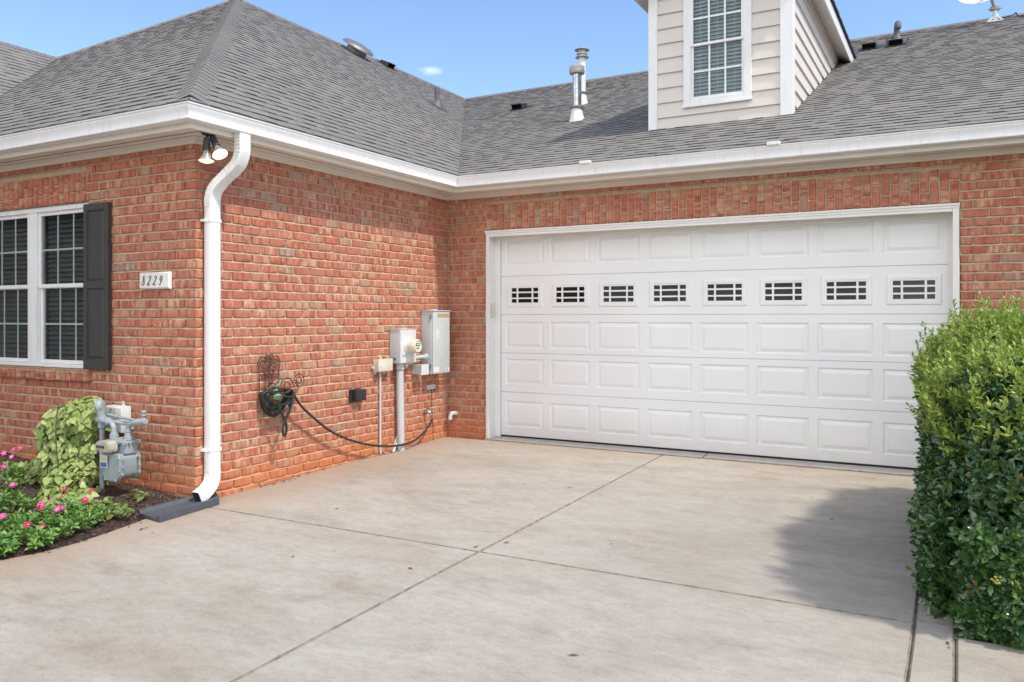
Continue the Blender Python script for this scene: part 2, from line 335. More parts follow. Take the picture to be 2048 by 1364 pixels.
M['rubber'] = simple('rubber', (.02, .02, .02), .8)
M['iron'] = simple('rusted_iron', (.12, .075, .055), .6, metal=.4, var=.35, scale=60)
M['hose'] = simple('dark_green_hose', (.016, .030, .024), .42, var=.2, scale=40)
M['mint'] = simple('mint_green_plastic', (.13, .36, .20), .4)
M['splash'] = simple('slate_grey_plastic', (.075, .088, .105), .55, var=.15, scale=12)
M['gold'] = simple('gold_sticker', (.42, .34, .17), .5, var=.1)
M['blue'] = simple('blue_print', (.06, .13, .33), .5)
M['yellow'] = simple('yellow_print', (.55, .55, .25), .5)
M['red_tag'] = simple('red_seal', (.5, .09, .05), .5)
M['paper'] = simple('white_sticker', (.72, .70, .68), .6, var=.05)
M['ink'] = simple('black_ink', (.02, .02, .022), .5)
M['brass'] = simple('brass', (.50, .36, .16), .35, metal=.9, var=.2, scale=40)
M['dirt'] = simple('dark_joint_dirt', (.085, .075, .065), .95, var=.4, scale=30)
M['jointed'] = simple('stained_shaded_joint_edge', (.22, .19, .16), .95, var=.35, scale=18)  # joint edges: dirt, plus the shade of their rounding put into the colour
M['apron'] = simple('floor_edge_concrete', (.43, .405, .37), .9, var=.12, scale=7, bmp=.2)
M['muntin'] = simple('pale_muntin', (.80, .85, .82), .4, var=.03)
M['blind'] = simple('grey_blind', (.46, .48, .48), .6, var=.05)
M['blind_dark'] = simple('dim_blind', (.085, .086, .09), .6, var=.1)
M['plate'] = simple('marble_white', (.78, .77, .74), .3, var=.04, scale=25)
M['bulb_glass'] = simple('bulb_silver', (.62, .60, .56), .25, metal=.6)
# garage door paint with an embossed wood grain
m, t, p = new_mat('door_paint'); M['door'] = m
tcn = N_(t, 'ShaderNodeTexCoord'); mp = N_(t, 'ShaderNodeMapping'); lk(t, tcn.outputs['Object'], mp.inputs['Vector']); mp.inputs['Scale'].default_value = (9, 60, 170)
n1 = N_(t, 'ShaderNodeTexNoise', Scale=1.0, Detail=4.0); lk(t, mp.outputs[0], n1.inputs['Vector'])
n2 = N_(t, 'ShaderNodeTexNoise', Scale=1.3, Detail=4.0); lk(t, tcn.outputs['Object'], n2.inputs['Vector'])
c = ramp(t, n2.outputs['Fac'], [(.3, (.80, .80, .795)), (.7, (.85, .85, .845))])
sz_ = N_(t, 'ShaderNodeSeparateXYZ'); lk(t, tcn.outputs['Object'], sz_.inputs[0]); gr = N_(t, 'ShaderNodeMapRange'); lk(t, sz_.outputs[2], gr.inputs['Value']); gr.inputs['From Min'].default_value = .32; gr.inputs['From Max'].default_value = .0
n9 = N_(t, 'ShaderNodeTexNoise', Scale=7.0, Detail=7.0, Roughness=.7); lk(t, tcn.outputs['Object'], n9.inputs['Vector']); g9 = N_(t, 'ShaderNodeMath', operation='MULTIPLY'); lk(t, gr.outputs[0], g9.inputs[0]); lk(t, n9.outputs['Fac'], g9.inputs[1])
c = mixc(t, g9.outputs[0], c, (.66, .61, .54)); lk(t, c, p.inputs['Base Color']); p.inputs['Roughness'].default_value = .42
bump(t, n1.outputs['Fac'], .12, .002, p)
# window glass: a thin clear sheet with a mirror-like coat
m, t, p = new_mat('glass'); M['glass'] = m
t.nodes.remove(p); out = t.nodes['Material Output']
lw = N_(t, 'ShaderNodeLayerWeight', Blend=.5); pw5 = N_(t, 'ShaderNodeMath', operation='POWER'); lk(t, lw.outputs['Facing'], pw5.inputs[0]); pw5.inputs[1].default_value = 5.0
fr = N_(t, 'ShaderNodeMath', operation='MULTIPLY_ADD'); lk(t, pw5.outputs[0], fr.inputs[0]); fr.inputs[1].default_value = .8; fr.inputs[2].default_value = .022
gl = N_(t, 'ShaderNodeBsdfGlossy', Roughness=.015); tr = N_(t, 'ShaderNodeBsdfTransparent'); tr.inputs['Color'].default_value = (.84, .87, .87, 1)
geo = N_(t, 'ShaderNodeNewGeometry'); wv = N_(t, 'ShaderNodeTexNoise', Scale=3.5, Detail=1.0); lk(t, geo.outputs['Position'], wv.inputs['Vector'])
bp = N_(t, 'ShaderNodeBump', Strength=.25, Distance=.008); lk(t, wv.outputs['Fac'], bp.inputs['Height']); lk(t, bp.outputs['Normal'], gl.inputs['Normal'])
mxs = N_(t, 'ShaderNodeMixShader'); lk(t, fr.outputs[0], mxs.inputs[0]); lk(t, tr.outputs[0], mxs.inputs[1]); lk(t, gl.outputs[0], mxs.inputs[2]); lk(t, mxs.outputs[0], out.inputs['Surface'])
# lamp bulbs that are switched on
def emit(name, col, s):
    m, t, p = new_mat(name); p.inputs['Base Color'].default_value = (.8, .75, .65, 1); p.inputs['Emission Color'].default_value = (*col, 1); p.inputs['Emission Strength'].default_value = s
    p.inputs['Roughness'].default_value = .2; return m
M['lit'] = emit('lit_bulb_face', (1.0, .74, .46), .75); M['lit_core'] = emit('lit_bulb_core', (1.0, .82, .58), 1.5)
# leaves: bc = (random, random, tone)
def leaf_mat(name, stops, rough, trans=.25, spec=.5):
    m, t, p = new_mat(name)
    at = N_(t, 'ShaderNodeAttribute', attribute_name='bc'); sx = N_(t, 'ShaderNodeSeparateXYZ'); lk(t, at.outputs['Vector'], sx.inputs[0])
    c = ramp(t, sx.outputs[0], stops)
    geo = N_(t, 'ShaderNodeNewGeometry'); n1 = N_(t, 'ShaderNodeTexNoise', Scale=45.0, Detail=2.0); lk(t, geo.outputs['Position'], n1.inputs['Vector'])
    c = mixc(t, 1.0, c, ramp(t, n1.outputs['Fac'], [(.3, (.8, .82, .8)), (.7, (1.2, 1.18, 1.2))]), 'MULTIPLY')
    lk(t, c, p.inputs['Base Color']); p.inputs['Roughness'].default_value = rough; p.inputs['Specular IOR Level'].default_value = spec
    tl = N_(t, 'ShaderNodeBsdfTranslucent'); lk(t, c, tl.inputs['Color'])
    ms = N_(t, 'ShaderNodeMixShader'); ms.inputs[0].default_value = trans
    out = t.nodes['Material Output']; lk(t, p.outputs[0], ms.inputs[1]); lk(t, tl.outputs[0], ms.inputs[2]); lk(t, ms.outputs[0], out.inputs['Surface'])
    return m
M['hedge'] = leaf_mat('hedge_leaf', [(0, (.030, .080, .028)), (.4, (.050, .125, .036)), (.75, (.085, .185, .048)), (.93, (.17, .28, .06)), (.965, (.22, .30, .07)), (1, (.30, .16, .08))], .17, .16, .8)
M['newleaf'] = leaf_mat('young_leaf', [(0, (.11, .21, .04)), (.35, (.24, .37, .055)), (.75, (.39, .49, .10)), (1, (.50, .55, .18))], .32, .32)
M['vine'] = leaf_mat('vine_leaf', [(0, (.14, .23, .06)), (.4, (.29, .39, .12)), (.75, (.41, .49, .18)), (1, (.52, .55, .26))], .45, .3, .3)
M['vinca'] = leaf_mat('bedding_leaf', [(0, (.08, .20, .04)), (.4, (.16, .32, .07)), (.75, (.25, .42, .10)), (.9, (.36, .48, .12)), (1, (.58, .52, .10))], .36, .28)
M['weed'] = leaf_mat('weed_leaf', [(0, (.12, .17, .05)), (1, (.27, .34, .10))], .5, .3, .3)
M['pink'] = leaf_mat('pink_petal', [(0, (.66, .05, .28)), (.5, (.70, .10, .36)), (1, (.72, .26, .45))], .5, .3, .2)
M['red'] = leaf_mat('red_petal', [(0, (.50, .015, .09)), (.5, (.58, .025, .15)), (1, (.62, .06, .10))], .5, .3, .2)
M['stem'] = simple('stem', (.10, .085, .045), .7, var=.3, scale=40)
M['greenstem'] = simple('green_stem', (.16, .22, .07), .6, var=.2, scale=40)
M['berry'] = simple('yellow_berry', (.40, .33, .05), .4, var=.15, scale=50)
m, t, p = new_mat('mulch'); M['mulch'] = m
geo = N_(t, 'ShaderNodeNewGeometry'); n1 = N_(t, 'ShaderNodeTexNoise', Scale=38.0, Detail=8.0, Roughness=.75); lk(t, geo.outputs['Position'], n1.inputs['Vector'])
lk(t, ramp(t, n1.outputs['Fac'], [(.3, (.026, .016, .013)), (.55, (.075, .045, .036)), (.75, (.15, .095, .075))]), p.inputs['Base Color']); p.inputs['Roughness'].default_value = .95; bump(t, n1.outputs['Fac'], 1.0, .02, p)
m, t, p = new_mat('bark_chip'); M['chip'] = m
at = N_(t, 'ShaderNodeAttribute', attribute_name='bc'); sx = N_(t, 'ShaderNodeSeparateXYZ'); lk(t, at.outputs['Vector'], sx.inputs[0])
lk(t, ramp(t, sx.outputs[0], [(0, (.030, .018, .015)), (.5, (.085, .048, .038)), (.85, (.15, .09, .07)), (1, (.28, .20, .16))]), p.inputs['Base Color']); p.inputs['Roughness'].default_value = .9
m, t, p = new_mat('earth'); M['earth'] = m
geo = N_(t, 'ShaderNodeNewGeometry'); n1 = N_(t, 'ShaderNodeTexNoise', Scale=.8, Detail=8.0); lk(t, geo.outputs['Position'], n1.inputs['Vector'])
lk(t, ramp(t, n1.outputs['Fac'], [(.35, (.035, .042, .025)), (.65, (.06, .066, .045))]), p.inputs['Base Color']); p.inputs['Roughness'].default_value = .95

# ------------------------------------------------------------------ ground
gd = MB_(); gd.quad((-400, -400, -.7), (400, -400, -.7), (400, 400, -.7), (-400, 400, -.7))
tag(gd.build('ground', M['earth']), kind='structure')
def slab(b, poly, g=.003, zf=gz, ease=.0095):
    """a concrete slab with eased edges; poly runs anticlockwise"""
    n = len(poly); P = [Vector((x, y)) for x, y in poly]
    if sum(P[i - 1].x * P[i].y - P[i].x * P[i - 1].y for i in range(n)) < 0: P.reverse()
    def off(d):
        out = []
        for i in range(n):
            a_, b_, c_ = P[i - 1], P[i], P[(i + 1) % n]
            n1 = Vector((-(b_ - a_).y, (b_ - a_).x)).normalized(); n2 = Vector((-(c_ - b_).y, (c_ - b_).x)).normalized()
            q = (n1 + n2); q = q / max(.3, (1 + n1.dot(n2))); out.append(b_ + q * d)
        return out
    r0, r1 = off(g), off(g + ease)
    vs = [(q.x, q.y, zf(q.x, q.y) - .10) for q in r0] + [(q.x, q.y, zf(q.x, q.y) - .009) for q in r0] + [(q.x, q.y, zf(q.x, q.y)) for q in r1]
    fs = [tuple(range(2 * n, 3 * n))]
    b.add(vs, fs)
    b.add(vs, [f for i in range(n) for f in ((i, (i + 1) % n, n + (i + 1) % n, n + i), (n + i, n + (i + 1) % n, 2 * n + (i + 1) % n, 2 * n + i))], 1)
JX, JY, JX2, JX3 = 2.73, -3.77, 5.27, 5.45
curve = [(.06, -3.9), (.03, -4.2), (.09, -4.45), (.14, -4.7), (.165, -4.9), (.155, -5.1), (.08, -5.32), (-.06, -5.5), (-.35, -5.72), (-.9, -5.92), (-1.8, -6.05), (-4.5, -6.1)]
dr = MB_()
slab(dr, [(-.004, JY), (JX, JY), (JX, -.035), (-.004, -.035)])
slab(dr, [(JX, JY), (JX2, JY), (JX2, -.035), (JX, -.035)])
slab(dr, [(JX2, JY + .05), (JX3, JY + .05), (JX3, -.035), (JX2, -.035)])
slab(dr, curve[::-1] + [(.0, JY), (JX, JY), (JX, -14), (-4.5, -14)])
slab(dr, [(JX, -14), (JX2, -14), (JX2, JY), (JX, JY)])
slab(dr, [(JX2, -14), (JX3, -14), (JX3, JY + .05), (JX2, JY + .05)])
slab(dr, [(JX3, -14), (12, -14), (12, -3.86), (JX3, -3.86)])
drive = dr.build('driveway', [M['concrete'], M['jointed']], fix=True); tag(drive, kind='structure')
ap = MB_(); apz = lambda x, y: -.022 + .055 * min(max(y, 0), .35)
slab(ap, [(TL - .02, -.035), (3.15, -.035), (3.15, .5), (TL - .02, .5)], .002, apz, .006); slab(ap, [(3.15, -.035), (TR + .02, -.035), (TR + .02, .5), (3.15, .5)], .002, apz, .006)
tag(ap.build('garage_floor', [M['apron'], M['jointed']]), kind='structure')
jb = MB_(); jb.quad((-4.5, -14, -.40), (12, -14, -.40), (12, .0, -.055), (-4.5, .0, -.055))
jb.v = [(x, y, gz(x, y) - .013) for x, y, z in jb.v]
tag(jb.build('soil', M['dirt']), kind='structure')

# ------------------------------------------------------------------ the house
house = empty('brick_house', (0, 0, 0), 'single storey red brick house with grey shingle roof, dormer and wide white garage door', 'house')
BH, BL, MJ = .0813, .2105, .0112
def one_brick(b, o, U, V, N, u0, u1, v0, v1, rnd, vert=False, sharp0=False, sharp1=False, d=.014):
    """a tumbled brick face standing d proud of the mortar"""
    lu, lv = u1 - u0, v1 - v0; e_ = .0052
    us = [0, e_ / lu] + [e_ / lu + (1 - 2 * e_ / lu) * k / 4 for k in (1, 2, 3)] + [1 - e_ / lu, 1]
    vsn = [0, e_ / lv, .35, .68, 1 - e_ / lv, 1]
    nu, nv = len(us), len(vsn); ve = []; at_ = []
    tu, tv = rng.uniform(-.0022, .0022), rng.uniform(-.0022, .0022); lift = rng.uniform(-.002, .002)
    sag = rng.uniform(.0, .0035)
    for j, fv in enumerate(vsn):
        for i, fu in enumerate(us):
            eu = i in (0, nu - 1); ev = j in (0, nv - 1)
            h = d + lift + tu * (fu - .5) * 2 + tv * (fv - .5) * 2 + rng.uniform(-.0009, .0009)
            du = dv = 0
            if eu or ev:
                h = .0
                sh = (i == 0 and sharp0) or (i == nu - 1 and sharp1)
                if sh and not ev: h = d - .001
                if not sh: du = rng.uniform(-.0015, .0015)
                dv = rng.uniform(-.0022, .0022)
            elif (i in (1, nu - 2)) and (j in (1, nv - 2)):
                h -= rng.uniform(.001, .006); 
            elif j in (1, nv - 2): dv = rng.uniform(-.002, .002); h -= rng.uniform(0, .002)
            if (eu and ev) and not ((i == 0 and sharp0) or (i == nu - 1 and sharp1)): du += .004 if i == 0 else -.004; dv += .003 if j == 0 else -.003
            pu, pv = u0 + fu * lu + du, v0 + fv * lv + dv
            ve.append(o + U * pu + V * pv + N * (h - d)); 
            at_.append((fv * lv, fu * lu, rnd) if vert else (fu * lu, fv * lv, rnd))
    fs = [(j * nu + i, j * nu + i + 1, (j + 1) * nu + i + 1, (j + 1) * nu + i) for j in range(nv - 1) for i in range(nu - 1)]
    b.add(ve, fs, 1, at_)
def brick_wall(o, U, N, width, z0, z1, holes=(), soldiers=(), corner0=False, corner1=False, ph=0.0, seed=1):
    """o: wall origin on the face plane; U along; N outwards. holes, soldiers: (u0,u1,z0,z1)"""
    o, U, N = Vector(o), Vector(U), Vector(N); V = Vector((0, 0, 1)); b = MB_(); rg = random.Random(seed)
    # mortar sheet, cut round the openings
    ug = sorted({0, width} | {h[k] for h in holes for k in (0, 1)}); zg = sorted({z0, z1} | {h[k] for h in holes for k in (2, 3)})
    dm = -.0145
    for i in range(len(ug) - 1):
        for j in range(len(zg) - 1):
            uc, zc = (ug[i] + ug[i + 1]) / 2, (zg[j] + zg[j + 1]) / 2
            if any(h[0] < uc < h[1] and h[2] < zc < h[3] for h in holes): continue
            q = [(ug[i], zg[j]), (ug[i + 1], zg[j]), (ug[i + 1], zg[j + 1]), (ug[i], zg[j + 1])]
            a0 = .0145 if corner0 else 0; a1 = .0145 if corner1 else 0
            q = [(min(max(u if u > 0 else (a0 if corner0 else -.04), a0 if corner0 else -.04), width - a1 if corner1 else (width if u < width else width + .04)), z) for u, z in q]
            b.add([o + U * u + V * z + N * dm for u, z in q], [(0, 1, 2, 3)], 0)
    # returns of the openings
    for (h0, h1, g0, g1) in holes:
        for p_, q_ in (((h0, g0), (h0, g1)), ((h1, g1), (h1, g0)), ((h0, g1), (h1, g1)), ((h1, g0), (h0, g0))):
            b.add([o + U * p_[0] + V * p_[1] + N * -.004, o + U * q_[0] + V * q_[1] + N * -.004, o + U * q_[0] + V * q_[1] + N * -.1, o + U * p_[0] + V * p_[1] + N * -.1], [(0, 1, 2, 3)], 0)
    block = list(holes) + list(soldiers)
    k0 = int(math.floor((z0 - .03) / BH)) - 1
    for k in range(k0, int((z1 - .03) / BH) + 2):
        a_, b_ = .03 + k * BH + MJ / 2, .03 + (k + 1) * BH - MJ / 2
        a2, b2 = max(a_, z0), min(b_, z1)
        if b2 - a2 < .02: continue
        cuts = [h for h in block if h[2] < b2 - .006 and h[3] > a2 + .006]
        spans = [(0.0, width)]
        for h in cuts:
            ns = []
            for s0, s1 in spans:
                if h[1] <= s0 or h[0] >= s1: ns.append((s0, s1)); continue
                if h[0] > s0: ns.append((s0, h[0]))
                if h[1] < s1: ns.append((h[1], s1))
            spans = ns
        # bed joint: struck sloping, set back under the brick above
        zl, zu = .03 + (k + 1) * BH - MJ / 2 - .003, .03 + (k + 1) * BH + MJ / 2 + .002
        if zu < z1:
            js = [(0.0, width)]
            for h in [h for h in block if h[2] < zu and h[3] > zl]:
                js = [q for s0, s1 in js for q in ((s0, min(s1, h[0])), (max(s0, h[1]), s1)) if q[1] - q[0] > .01]
            for s0, s1 in js:
                nn_ = max(1, int((s1 - s0) / .12)); row = []
                for i in range(nn_ + 1):
                    uu = s0 + (s1 - s0) * i / nn_; w1, w2 = rg.uniform(-.002, .002), rg.uniform(-.0015, .001)
                    if corner0 and uu == 0: w1 = w2 = 0
                    row.append((o + U * max(uu, .0125 if corner0 else uu) + V * (zu + w1 * .6) + N * -.0135, o + U * (uu if not (corner0 and uu == 0) else .002) + V * (zl + w1) + N * (-.0035 + w2)))
                for i in range(nn_): b.add([row[i][1], row[i + 1][1], row[i + 1][0], row[i][0]], [(0, 1, 2, 3)], 0)
        u = -BL * 2 + (BL / 2 if k % 2 else 0) + ph + rg.uniform(-.006, .006); first = None
        while u < width:
            lb = BL + rg.uniform(-.004, .004); p0, p1 = u + MJ / 2, u + lb - MJ / 2
            for s0, s1 in spans:
                q0 = max(p0, s0 + (0 if s0 in (0.0,) else MJ * .5)); q1 = min(p1, s1 - (0 if s1 == width else MJ * .5))
                if s0 == 0.0 and corner0 and q0 <= .05 and q1 > .05: q0 = 0.0
                if s1 == width and corner1 and q1 >= width - .05 and q0 < width - .05: q1 = width
                if q1 - q0 < .035: continue
                rnd = rg.random() ** 1.12
                sh0 = corner0 and q0 == 0.0; sh1 = corner1 and q1 == width
                if sh0 or sh1: rnd = random.Random(k * 17 + 5).random() * .9
                one_brick(b, o, U, V, N, q0, q1, a2, b2, rnd, sharp0=sh0, sharp1=sh1)
            u += lb
    for (s0, s1, g0, g1) in soldiers:
        n = max(1, round((s1 - s0) / BH)); w = (s1 - s0) / n; H = g1 - g0
        for i in range(n):
            a_, b_ = s0 + i * w + MJ / 2, s0 + (i + 1) * w - MJ / 2
            if a_ < 0 or b_ > width: continue
            cut = g0 + H * (.655 if (i + seed) % 2 else .345)
            for z_, y_ in ((g0 + .004, cut - MJ / 2), (cut + MJ / 2, g1 - MJ / 2)):
                one_brick(b, o, U, V, N, a_, b_, z_, y_, rg.random(), vert=True)
    return b
ZF = 2.8414
ZTOP = 2.93
# front wall with the window (u=0 at the left wing, u=width at the outer corner)
wA = -LW
hx0, hx1, hz0, hz1 = -3.20, -1.405, .95, 2.468
b = brick_wall((LW, -L, 0), (1, 0, 0), (0, -1, 0), wA, -.35, ZTOP, holes=[(hx0 - LW, hx1 - LW, hz0, hz1)], soldiers=[(hx0 - LW - .02, -1.452 - LW, hz1, 2.745)], corner1=True, ph=.03, seed=3)
b.build('brick_wall', [M['mortar'], M['brick']], house, smooth=True, fix=False, att=True, angle=50)
# side wall
b = brick_wall((0, -L, 0), (0, 1, 0), (1, 0, 0), L, -.35, ZTOP, corner0=True, ph=.075, seed=11)
b.build('brick_wall', [M['mortar'], M['brick']], house, smooth=True, fix=False, att=True, angle=50)
# garage wall
wC = 9.0
b = brick_wall((0, 0, 0), (1, 0, 0), (0, -1, 0), wC, -.25, ZTOP, holes=[(TL, TR, -.3, ZH)], soldiers=[(TL - .004, TR + .004, ZH, 2.765)], ph=.0, seed=23)
b.build('brick_wall', [M['mortar'], M['brick']], house, smooth=True, fix=False, att=True, angle=50)
# wall of the wing further left, facing the drive: lap siding
b = MB_(); z = -.35
while z < ZTOP:
    b.add([(LW + .014, -8.2, z), (LW + .014, -L, z), (LW + .002, -L, z + .17), (LW + .002, -8.2, z + .17)], [(0, 1, 2, 3)]); b.add([(LW + .014, -8.2, z), (LW + .014, -L, z), (LW, -L, z), (LW, -8.2, z)], [(0, 1, 2, 3)]); z += .165
b.build('siding_wall', M['taupe'], house, fix=False)
# rowlock sill
b = MB_(); sg = random.Random(5); u = hx0 - .05
while u < hx1 + .0:
    w = .079; o_ = Vector((u, -L - .002, 0))
    z0, z1 = .842, .938; rj = lambda: sg.uniform(-.003, .003)
    pts = [(-.045 + rj(), z0 + rj()), (-.045 + rj(), z1 - .012 + rj()), (.07, z1 + .012)]
    x0, x1 = u + .005, u + w - .005; rr = sg.random()
    bmx = bmesh.new()
    vs = [bmx.verts.new((x, -L + py, pz)) for x in (x0, x1) for (py, pz) in ((-.045 + rj(), z0 + rj()), (-.045 + rj(), z1 - .014 + rj()), (.07, z1 + .01), (.07, z0))]
    for f in ((0, 1, 2, 3), (7, 6, 5, 4), (0, 4, 5, 1), (1, 5, 6, 2), (0, 3, 7, 4), (3, 2, 6, 7)): bmx.faces.new([vs[i] for i in f])
    bmesh.ops.bevel(bmx, geom=bmx.edges[:], offset=.007, segments=2, affect='EDGES')
    n0 = len(b.v); b.bm(bmx, 1, (0, 0, rr)); b.att[n0:] = [(v[2] - z0, v[1] + L, rr) for v in b.v[n0:]]
    u += w
b.box(hx0 - .05, hx1 + .02, -L - .034, -L + .06, .846, .93, 0)
b.build('window_sill', [M['mortar'], M['brick']], house, smooth=True, att=True, angle=50)

# ---- roofs
EX = .143
def shingles(o, U, V, N, ulo, uhi, vlen, seed, deck=True):
    """laminated shingles in real courses. o: eave origin; U along; V up the slope; N out"""
    o, U, V, N = Vector(o), Vector(U).normalized(), Vector(V).normalized(), Vector(N).normalized(); b = MB_(); rg = random.Random(seed)
    n = int(math.ceil(vlen / EX))
    def P(u, v, h): return o + U * u + V * v + N * h
    for k in range(-0, n):
        v0, v1 = k * EX, min((k + 1) * EX + .012, vlen + .01)
        lo0, hi0, lo1, hi1 = ulo(v0), uhi(v0), ulo(v1), uhi(v1)
        u = min(lo0, lo1) - rg.uniform(0, .3); end = max(hi0, hi1); hi_tab = rg.random() < .5
        while u < end:
            w = rg.uniform(.10, .22) if hi_tab else rg.uniform(.10, .22)
            a_, b_ = u, u + w
            th = (.0115 if hi_tab else .0068) + rg.uniform(-.0008, .0012)
            q = [min(max(a_, lo0), hi0), min(max(b_, lo0), hi0), min(max(b_, lo1), hi1), min(max(a_, lo1), hi1)]
            u += w; tabh = hi_tab; hi_tab = (not hi_tab) if rg.random() < .85 else hi_tab
            if q[1] - q[0] < 1e-4 and q[2] - q[3] < 1e-4: continue
            dv_ = rg.uniform(-.003, .003) if k else 0
            rr = rg.random(); r2 = rg.random()
            band = rg.random() < .20
            if band:      # dark granule band printed under the next course
                fr_ = rg.uniform(.74, .84)
                m0 = q[0] + (q[3] - q[0]) * fr_; m1 = q[1] + (q[2] - q[1]) * fr_; vm = v0 + (v1 - v0) * fr_; hm = th * (1 - fr_) + .001 * fr_
                b.add([P(q[0], v0 + dv_, th), P(q[1], v0 + dv_, th), P(m1, vm, hm), P(m0, vm, hm)], [(0, 1, 2, 3)], 0, (rr, r2, 0))
                b.add([P(m0, vm, hm), P(m1, vm, hm), P(q[2], v1, .001), P(q[3], v1, .001)], [(0, 1, 2, 3)], 0, (rr, r2, .75))
            else:
                b.add([P(q[0], v0 + dv_, th), P(q[1], v0 + dv_, th), P(q[2], v1, .001), P(q[3], v1, .001)], [(0, 1, 2, 3)], 0, (rr, r2, 0))
            b.add([P(q[0], v0 + dv_, -.004), P(q[1], v0 + dv_, -.004), P(q[1], v0 + dv_, th), P(q[0], v0 + dv_, th)], [(0, 1, 2, 3)], 0, (rr, r2, .6))
            if tabh:
                b.add([P(q[0], v0 + dv_, th), P(q[3], v1, .001), P(q[3], v1, -.002), P(q[0], v0 + dv_, -.002)], [(0, 1, 2, 3)], 0, (rr, r2, .4))
                b.add([P(q[1], v0 + dv_, th), P(q[1], v0 + dv_, -.002), P(q[2], v1, -.002), P(q[2], v1, .001)], [(0, 1, 2, 3)], 0, (rr, r2, .4))
    if deck:
        b.add([P(ulo(0), 0, -.006), P(uhi(0), 0, -.006), P(uhi(vlen), vlen, -.006), P(ulo(vlen), vlen, -.006)], [(0, 1, 2, 3)], 0, (.3, .3, .8))
    return b
EO = .372          # shingle edge, just inside the gutter lip
nB = math.hypot(1, MB); nC = math.hypot(1, MC)
ze = lambda m: ZT + m * (G - EO) - .004
# slope above the side wall (faces +X)
sB = (EO - XR) * nB
b = shingles((EO, 0, ze(MB)), (0, 1, 0), (-1, 0, MB), (MB, 0, 1), lambda v: -(L + EO) + v / nB, lambda v: -EO + (v / nB) * (YC + EO) / (EO - XR) + .25, sB, 41)
b.build('roof_slope', M['shingle'], house, fix=False, att=True)
# slope above the front wall (faces -Y), hipped on the right
sA = (YA + L + EO) * nB
def lhip(v):
    z_ = ze(MA) + v * MA / nB; return max(-9.5, XR - (ZR - z_) * 1.19 / .75 / MA)
b = shingles((0, -(L + EO), ze(MA)), (1, 0, 0), (0, 1, MA), (0, -MA, 1), lhip, lambda v: EO - v / nB, sA, 43)
b.build('roof_slope', M['shingle'], house, fix=False, att=True)
# slope above the garage
sC = (YC + EO) * nC
b = shingles((0, -EO, ze(MC)), (1, 0, 0), (0, 1, MC), (0, -MC, 1), lambda v: EO - (v / nC) * (EO - XR) / (YC + EO) - .25, lambda v: 11.0, sC, 47)
b.build('roof_slope', M['shingle'], house, fix=False, att=True)
# slope of the wing further left (faces +X), dying into a valley
XL = LW + EO; XLR = -7.346; sL = (XL - XLR) * nB
b = shingles((XL, 0, ze(MB)), (0, 1, 0), (-1, 0, MB), (MB, 0, 1), lambda v: -9.0, lambda v: -(L + EO) + v / nB + .2, sL, 53)
b.build('roof_slope', M['shingle'], house, fix=False, att=True)
# far slopes, out of sight, that close the roof
b = MB_(); ax = (.4, .4, 0)
b.quad((XR, YA, ZR - .01), (XR, YC, ZR - .01), (XR - 5.3, YC + 5, 3.0), (XR - 5.3, -1.9, 4.15), att=ax)
b.quad((XR - 3, YC, ZR - .01), (11, YC, ZR - .01), (11, YC + 8.7, ZT), (XR - 3, YC + 8.7, ZT), att=ax)
b.quad((XLR, -9, 5.60), (XLR, -.33, 5.60), (XLR - 3.8, -.33, ZT), (XLR - 3.8, -9, ZT), att=ax)
b.build('roof_slope', M['shingle'], house, fix=False, att=True)
# hip and ridge caps
def caps(pa, pb, s1, s2, wid, seed, flare=0.0):
    """bent cap shingles from pa up to pb; s1,s2: unit vectors down each slope from the line"""
    pa, pb, s1, s2 = Vector(pa), Vector(pb), Vector(s1).normalized(), Vector(s2).normalized(); b = MB_(); rg = random.Random(seed)
    d = (pb - pa); n = int(d.length / EX); d.normalize(); up = -(s1 + s2).normalized()
    for i in range(n + 1):
        q0 = pa + d * (i * EX); q1 = pa + d * ((i + 1.25) * EX); rr = rg.random(); w0 = wid + rg.uniform(-.006, .006)
        rows = []
        for q_, h in ((q0, .0175), (q1, .011)):
            rows.append([q_ + s1 * w0 + up * (h - .012), q_ + s1 * w0 * .4 + up * (h + .001), q_ + s1 * .03 + up * (h + .004), q_ + up * (h + .006), q_ + s2 * .03 + up * (h + .004), q_ + s2 * w0 * .4 + up * (h + .001), q_ + s2 * w0 + up * (h - .012)])
        vs = rows[0] + rows[1] + [q - up * .010 for q in rows[0]]
        b.add(vs, [(k, k + 1, 8 + k, 7 + k) for k in range(6)], 0, (rr * .6, rg.random(), .12))
        b.add(vs, [(14 + k, 15 + k, 1 + k, k) for k in range(6)], 0, (rr, 0, .45))
        b.add([rows[0][6], rows[1][6], rows[1][6] - up * .03, rows[0][6] - up * .03], [(0, 1, 2, 3)], 0, (rr, 0, .7))
        b.add([rows[0][0], rows[1][0], rows[1][0] - up * .03, rows[0][0] - up * .03], [(0, 1, 2, 3)], 0, (rr, 0, .7))
    return b
